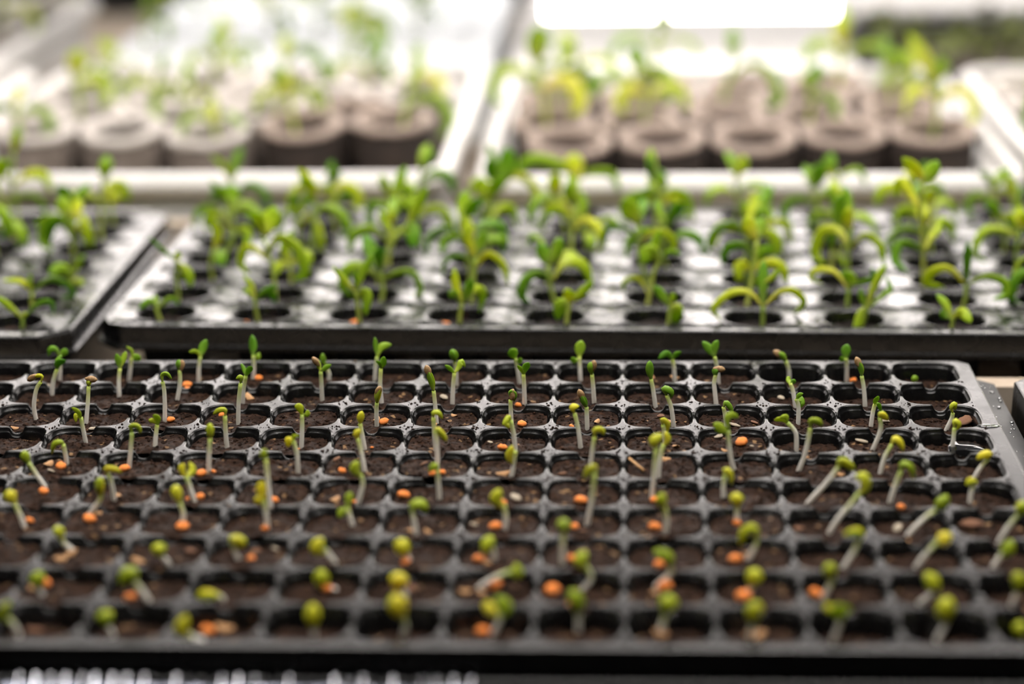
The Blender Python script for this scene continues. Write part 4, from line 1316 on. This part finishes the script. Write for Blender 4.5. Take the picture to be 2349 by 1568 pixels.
# ------------------------------------------------------------------ rear of the bench
# pale foam tray with sprouts, left of the lamp; its paleness is painted sheen
foam = thing('foam_tray', 'pale grey foam tray with sprouts behind the left crate', 'tray', (-0.36, 0.80, -0.0545))
FO = Vector((-0.36, 0.80, -0.0545))
fx0, fx1, fy0, fy1 = -0.497, -0.222, 0.690, 1.120
FN, FM = 7, 10
fpx, fpy = (fx1 - fx0) / FN, (fy1 - fy0) / FM
n = 24
A24 = [2 * math.pi * i / n for i in range(n)]
sq = []
for a in A24:
    cc, ss = math.cos(a), math.sin(a)
    k = min(fpx / 2 / max(abs(cc), 1e-9), fpy / 2 / max(abs(ss), 1e-9))
    sq.append((k * cc, k * ss, 0))
for cx, cy in ((1, 1), (-1, 1), (-1, -1), (1, -1)):
    i = min(range(n), key=lambda q: (sq[q][0] - cx * fpx / 2) ** 2 + (sq[q][1] - cy * fpy / 2) ** 2)
    sq[i] = (cx * fpx / 2, cy * fpy / 2, 0)
fcell = rings_mesh('cell', [sq, [(.009 * math.cos(a), .009 * math.sin(a), 0) for a in A24], [(.0085 * math.cos(a), .0085 * math.sin(a), -.002) for a in A24],
                            [(.007 * math.cos(a), .007 * math.sin(a), -.006) for a in A24]], M['foam'], cap_end=True)
for j in range(FM):
    for i in range(FN):
        obj('cell', fcell, foam, Vector((fx0 + fpx * (i + .5), fy0 + fpy * (j + .5), 0.0)) - FO)
obj('rim', rim_frame('rim', fx0, fx1, fy0, fy1, fx0 - .008, fx1 + .008, fy0 - .008, fy1 + .008, 0.050, M['foam'], .01, .002), foam, -FO)
for j in range(FM):
    for i in range(FN):
        R = random.Random(i * 9 + j * 77)
        if R.random() < .22:
            grown_seedling(Vector((fx0 + fpx * (i + .5), fy0 + fpy * (j + .5), -.0055)), R.uniform(.018, .030), R,
                           'faint green sprout in foam tray, %s row, %s hole from left' % (ORD[j], ORD[i]), 'sprouts in the foam tray', M['far_leaf'], M['sprout_stem'], 1.3, n_arch=1, n_true=2)
# far-left crate with large pale pots
crate(-0.93, -0.5620, 0.690, 1.02, 'white plastic crate of pale pots in the far left corner')
for j in range(4):
    for i in range(6):
        sd += 1
        R = random.Random(sd)
        pot(-0.891 + i * .054 + (j % 2) * .02, 0.745 + j * .070, 0.012 + R.uniform(-.002, .004), 'paper', 'far left crate, %s row, %s from left' % (ORD[j], ORD[i]), R.choice((0, .8, 1.0)), sd)
# dark tray of olive sprouts in the far right corner
olive = thing('sprout_tray', 'dark tray crowded with olive green sprouts, far right corner', 'tray', (0.30, 0.82, -0.052))
OO = Vector((0.30, 0.82, -0.052))
ox0, ox1, oy0, oy1 = 0.060, 0.50, 0.665, 0.880
obj('tub', rings_mesh('tub', [rounded_rect(ox0 + .01, ox1 - .01, oy0 + .01, oy1 - .01, .01, -.052), rounded_rect(ox0, ox1, oy0, oy1, .012, .002),
                              rounded_rect(ox0 + .004, ox1 - .004, oy0 + .004, oy1 - .004, .01, .002), rounded_rect(ox0 + .006, ox1 - .006, oy0 + .006, oy1 - .006, .01, -.010)],
                     M['drip'], cap_end=True, cap_start=True), olive, -OO)
ov, of_, ot = [], [], []
for q in range(90):
    R = random.Random(q + 5000)
    i, j = q % 15, q // 15
    foot = Vector((ox0 + .02 + i * .0285 + R.uniform(-.008, .008), oy0 + .022 + j * .034 + R.uniform(-.010, .010), -.0095))
    H = R.uniform(.012, .024)
    parts = [stem_mesh('tmp', [Vector((0, 0, 0)), Vector((R.uniform(-.004, .004), 0, H))], .0011, .0009, None, 4, 6)]
    for w in range(3):
        a = R.uniform(0, 6.28)
        d = Vector((math.cos(a), math.sin(a), 0)) * R.uniform(.008, .014)
        parts.append(leaf_mesh('tmp', [Vector((0, 0, H * .9)), Vector((0, 0, H + .004)) + d * .6, Vector((0, 0, H + R.uniform(-.004, .006))) + d], R.uniform(.006, .009), R.uniform(-.9, .9), .0008, None, n=8))
    for pm in parts:
        k0 = len(ov)
        ov += [tuple(vv.co + foot) for vv in pm.vertices]
        of_ += [[k0 + m for m in pp.vertices] for pp in pm.polygons]
        ot += [0.5] * len(pm.vertices)
        bpy.data.meshes.remove(pm)
om = mesh('sprouts', ov, of_, M['olive'])
set_t(om, ot)
oo = obj('sprouts', om, olive, -OO)
oo['kind'] = 'stuff'
v, f = [], []
for j in range(20):
    for i in range(30):
        x, y = ox0 + .008 + (ox1 - ox0 - .016) * i / 29, oy0 + .008 + (oy1 - oy0 - .016) * j / 19
        v.append((x, y, -.0085 + .002 * noise.noise(Vector((x * 120, y * 120, 1)))))
for j in range(19):
    for i in range(29):
        f.append((j * 30 + i, j * 30 + i + 1, j * 30 + i + 31, j * 30 + i + 30))
os_ = obj('potting_soil', mesh('potting_soil', v, f, M['far_soil']), olive, -OO)
os_['kind'] = 'stuff'
crate(0.060, 0.50, 0.900, 1.20, 'empty white plastic crate behind the olive sprouts, top right corner')
# white seed box under the low lamp
wbox = thing('seed_box', 'white lidded seed box lying under the low grow light', 'box', (-0.08, 0.80, -0.0545))
WO = Vector((-0.08, 0.80, -0.0545))
obj('body', boxmesh('body', M['white'], -0.195, 0.045, 0.680, 1.10, -0.0545, -0.014, .004), wbox, -WO)
obj('lid', boxmesh('lid', M['white'], -0.200, 0.050, 0.675, 1.105, -0.0140, 0.002, .005), wbox, -WO)

# ------------------------------------------------------------------ lamps
def lamp(name, label, x0, x1, y, z0, z1, tilt, glow_mat, depth=0.03, cable_top=1.6, wrap=False):
    """a hanging light: housing, lit diffuser facing -y (tilted down), end caps, two cords"""
    cx, cz = (x0 + x1) / 2, (z0 + z1) / 2
    t = thing(name, label, 'lamp', (cx, y, cz))
    hw, hh = (x1 - x0) / 2, (z1 - z0) / 2
    holder = obj('housing', boxmesh('housing', M['housing'], -hw, hw, 0, depth, -hh, hh, .003), t)
    holder.rotation_euler.x = tilt
    df = obj('diffuser', boxmesh('diffuser', glow_mat, -hw + .004, hw - .004, -.006, .0005 if not wrap else depth - .004, (-hh + .002) if not wrap else -hh - .004, hh - .002), t)
    df.rotation_euler.x = tilt
    for s in (-1, 1):
        obj('cord', stem_mesh('cord', [Vector((s * hw * .7, depth * .5, hh * .8)), Vector((s * hw * .7, depth * .5, cable_top - cz))], .0012, .0012, M['drip'], 3, 6), t)


# low lamp that dips into the frame, top right of the photo
zl = 0.0470
lamp('grow_light', 'bright white grow light hanging low behind the pots, upper right', -0.176, 0.034, 0.690, 0.0420, 0.080, 0.0, M['glow_low'], depth=.02, wrap=True)
# the long grow lights above it, out of the frame
lamp('grow_light', 'long white grow light hanging above the rear pots, out of frame', -0.75, 0.55, 0.72, 0.130, 0.262, 0.0, M['glow_rear'])


def batten(x0, x1, y, z, label, g):  # unseen lamp added as fill light
    t = thing('ceiling_lamp', label, 'lamp', ((x0 + x1) / 2, y, z))
    hw = (x1 - x0) / 2
    obj('housing', boxmesh('housing', M['housing'], -hw, hw, -.04, .04, .004, .04, .003), t)
    obj('diffuser', boxmesh('diffuser', g, -hw + .01, hw - .01, -.036, .036, -.012, .0045), t)
    for s in (-1, 1):
        obj('cord', stem_mesh('cord', [Vector((s * hw * .8, 0, .035)), Vector((s * hw * .8, 0, 1.6 - z))], .0012, .0012, M['drip'], 3, 6), t)


batten(-0.85, 0.60, -0.42, 0.95, 'long batten lamp hanging before the front tray edge, out of frame', M['glow_front'])  # added to brighten the sides that face the camera
batten(-0.85, 0.60, 0.12, 0.95, 'long batten lamp hanging over the middle tray, out of frame', M['glow_top'])  # added to light soil and plants from above
batten(-0.95, 0.60, 1.02, 0.24, 'long batten lamp hanging over the rear trays, out of frame', M['glow_rear_top'])  # added to lighten the rear trays
batten(-0.85, 0.60, 0.50, 0.95, 'long batten lamp hanging over the white crates, out of frame', M['glow_crate'])  # added to brighten the pots and crates
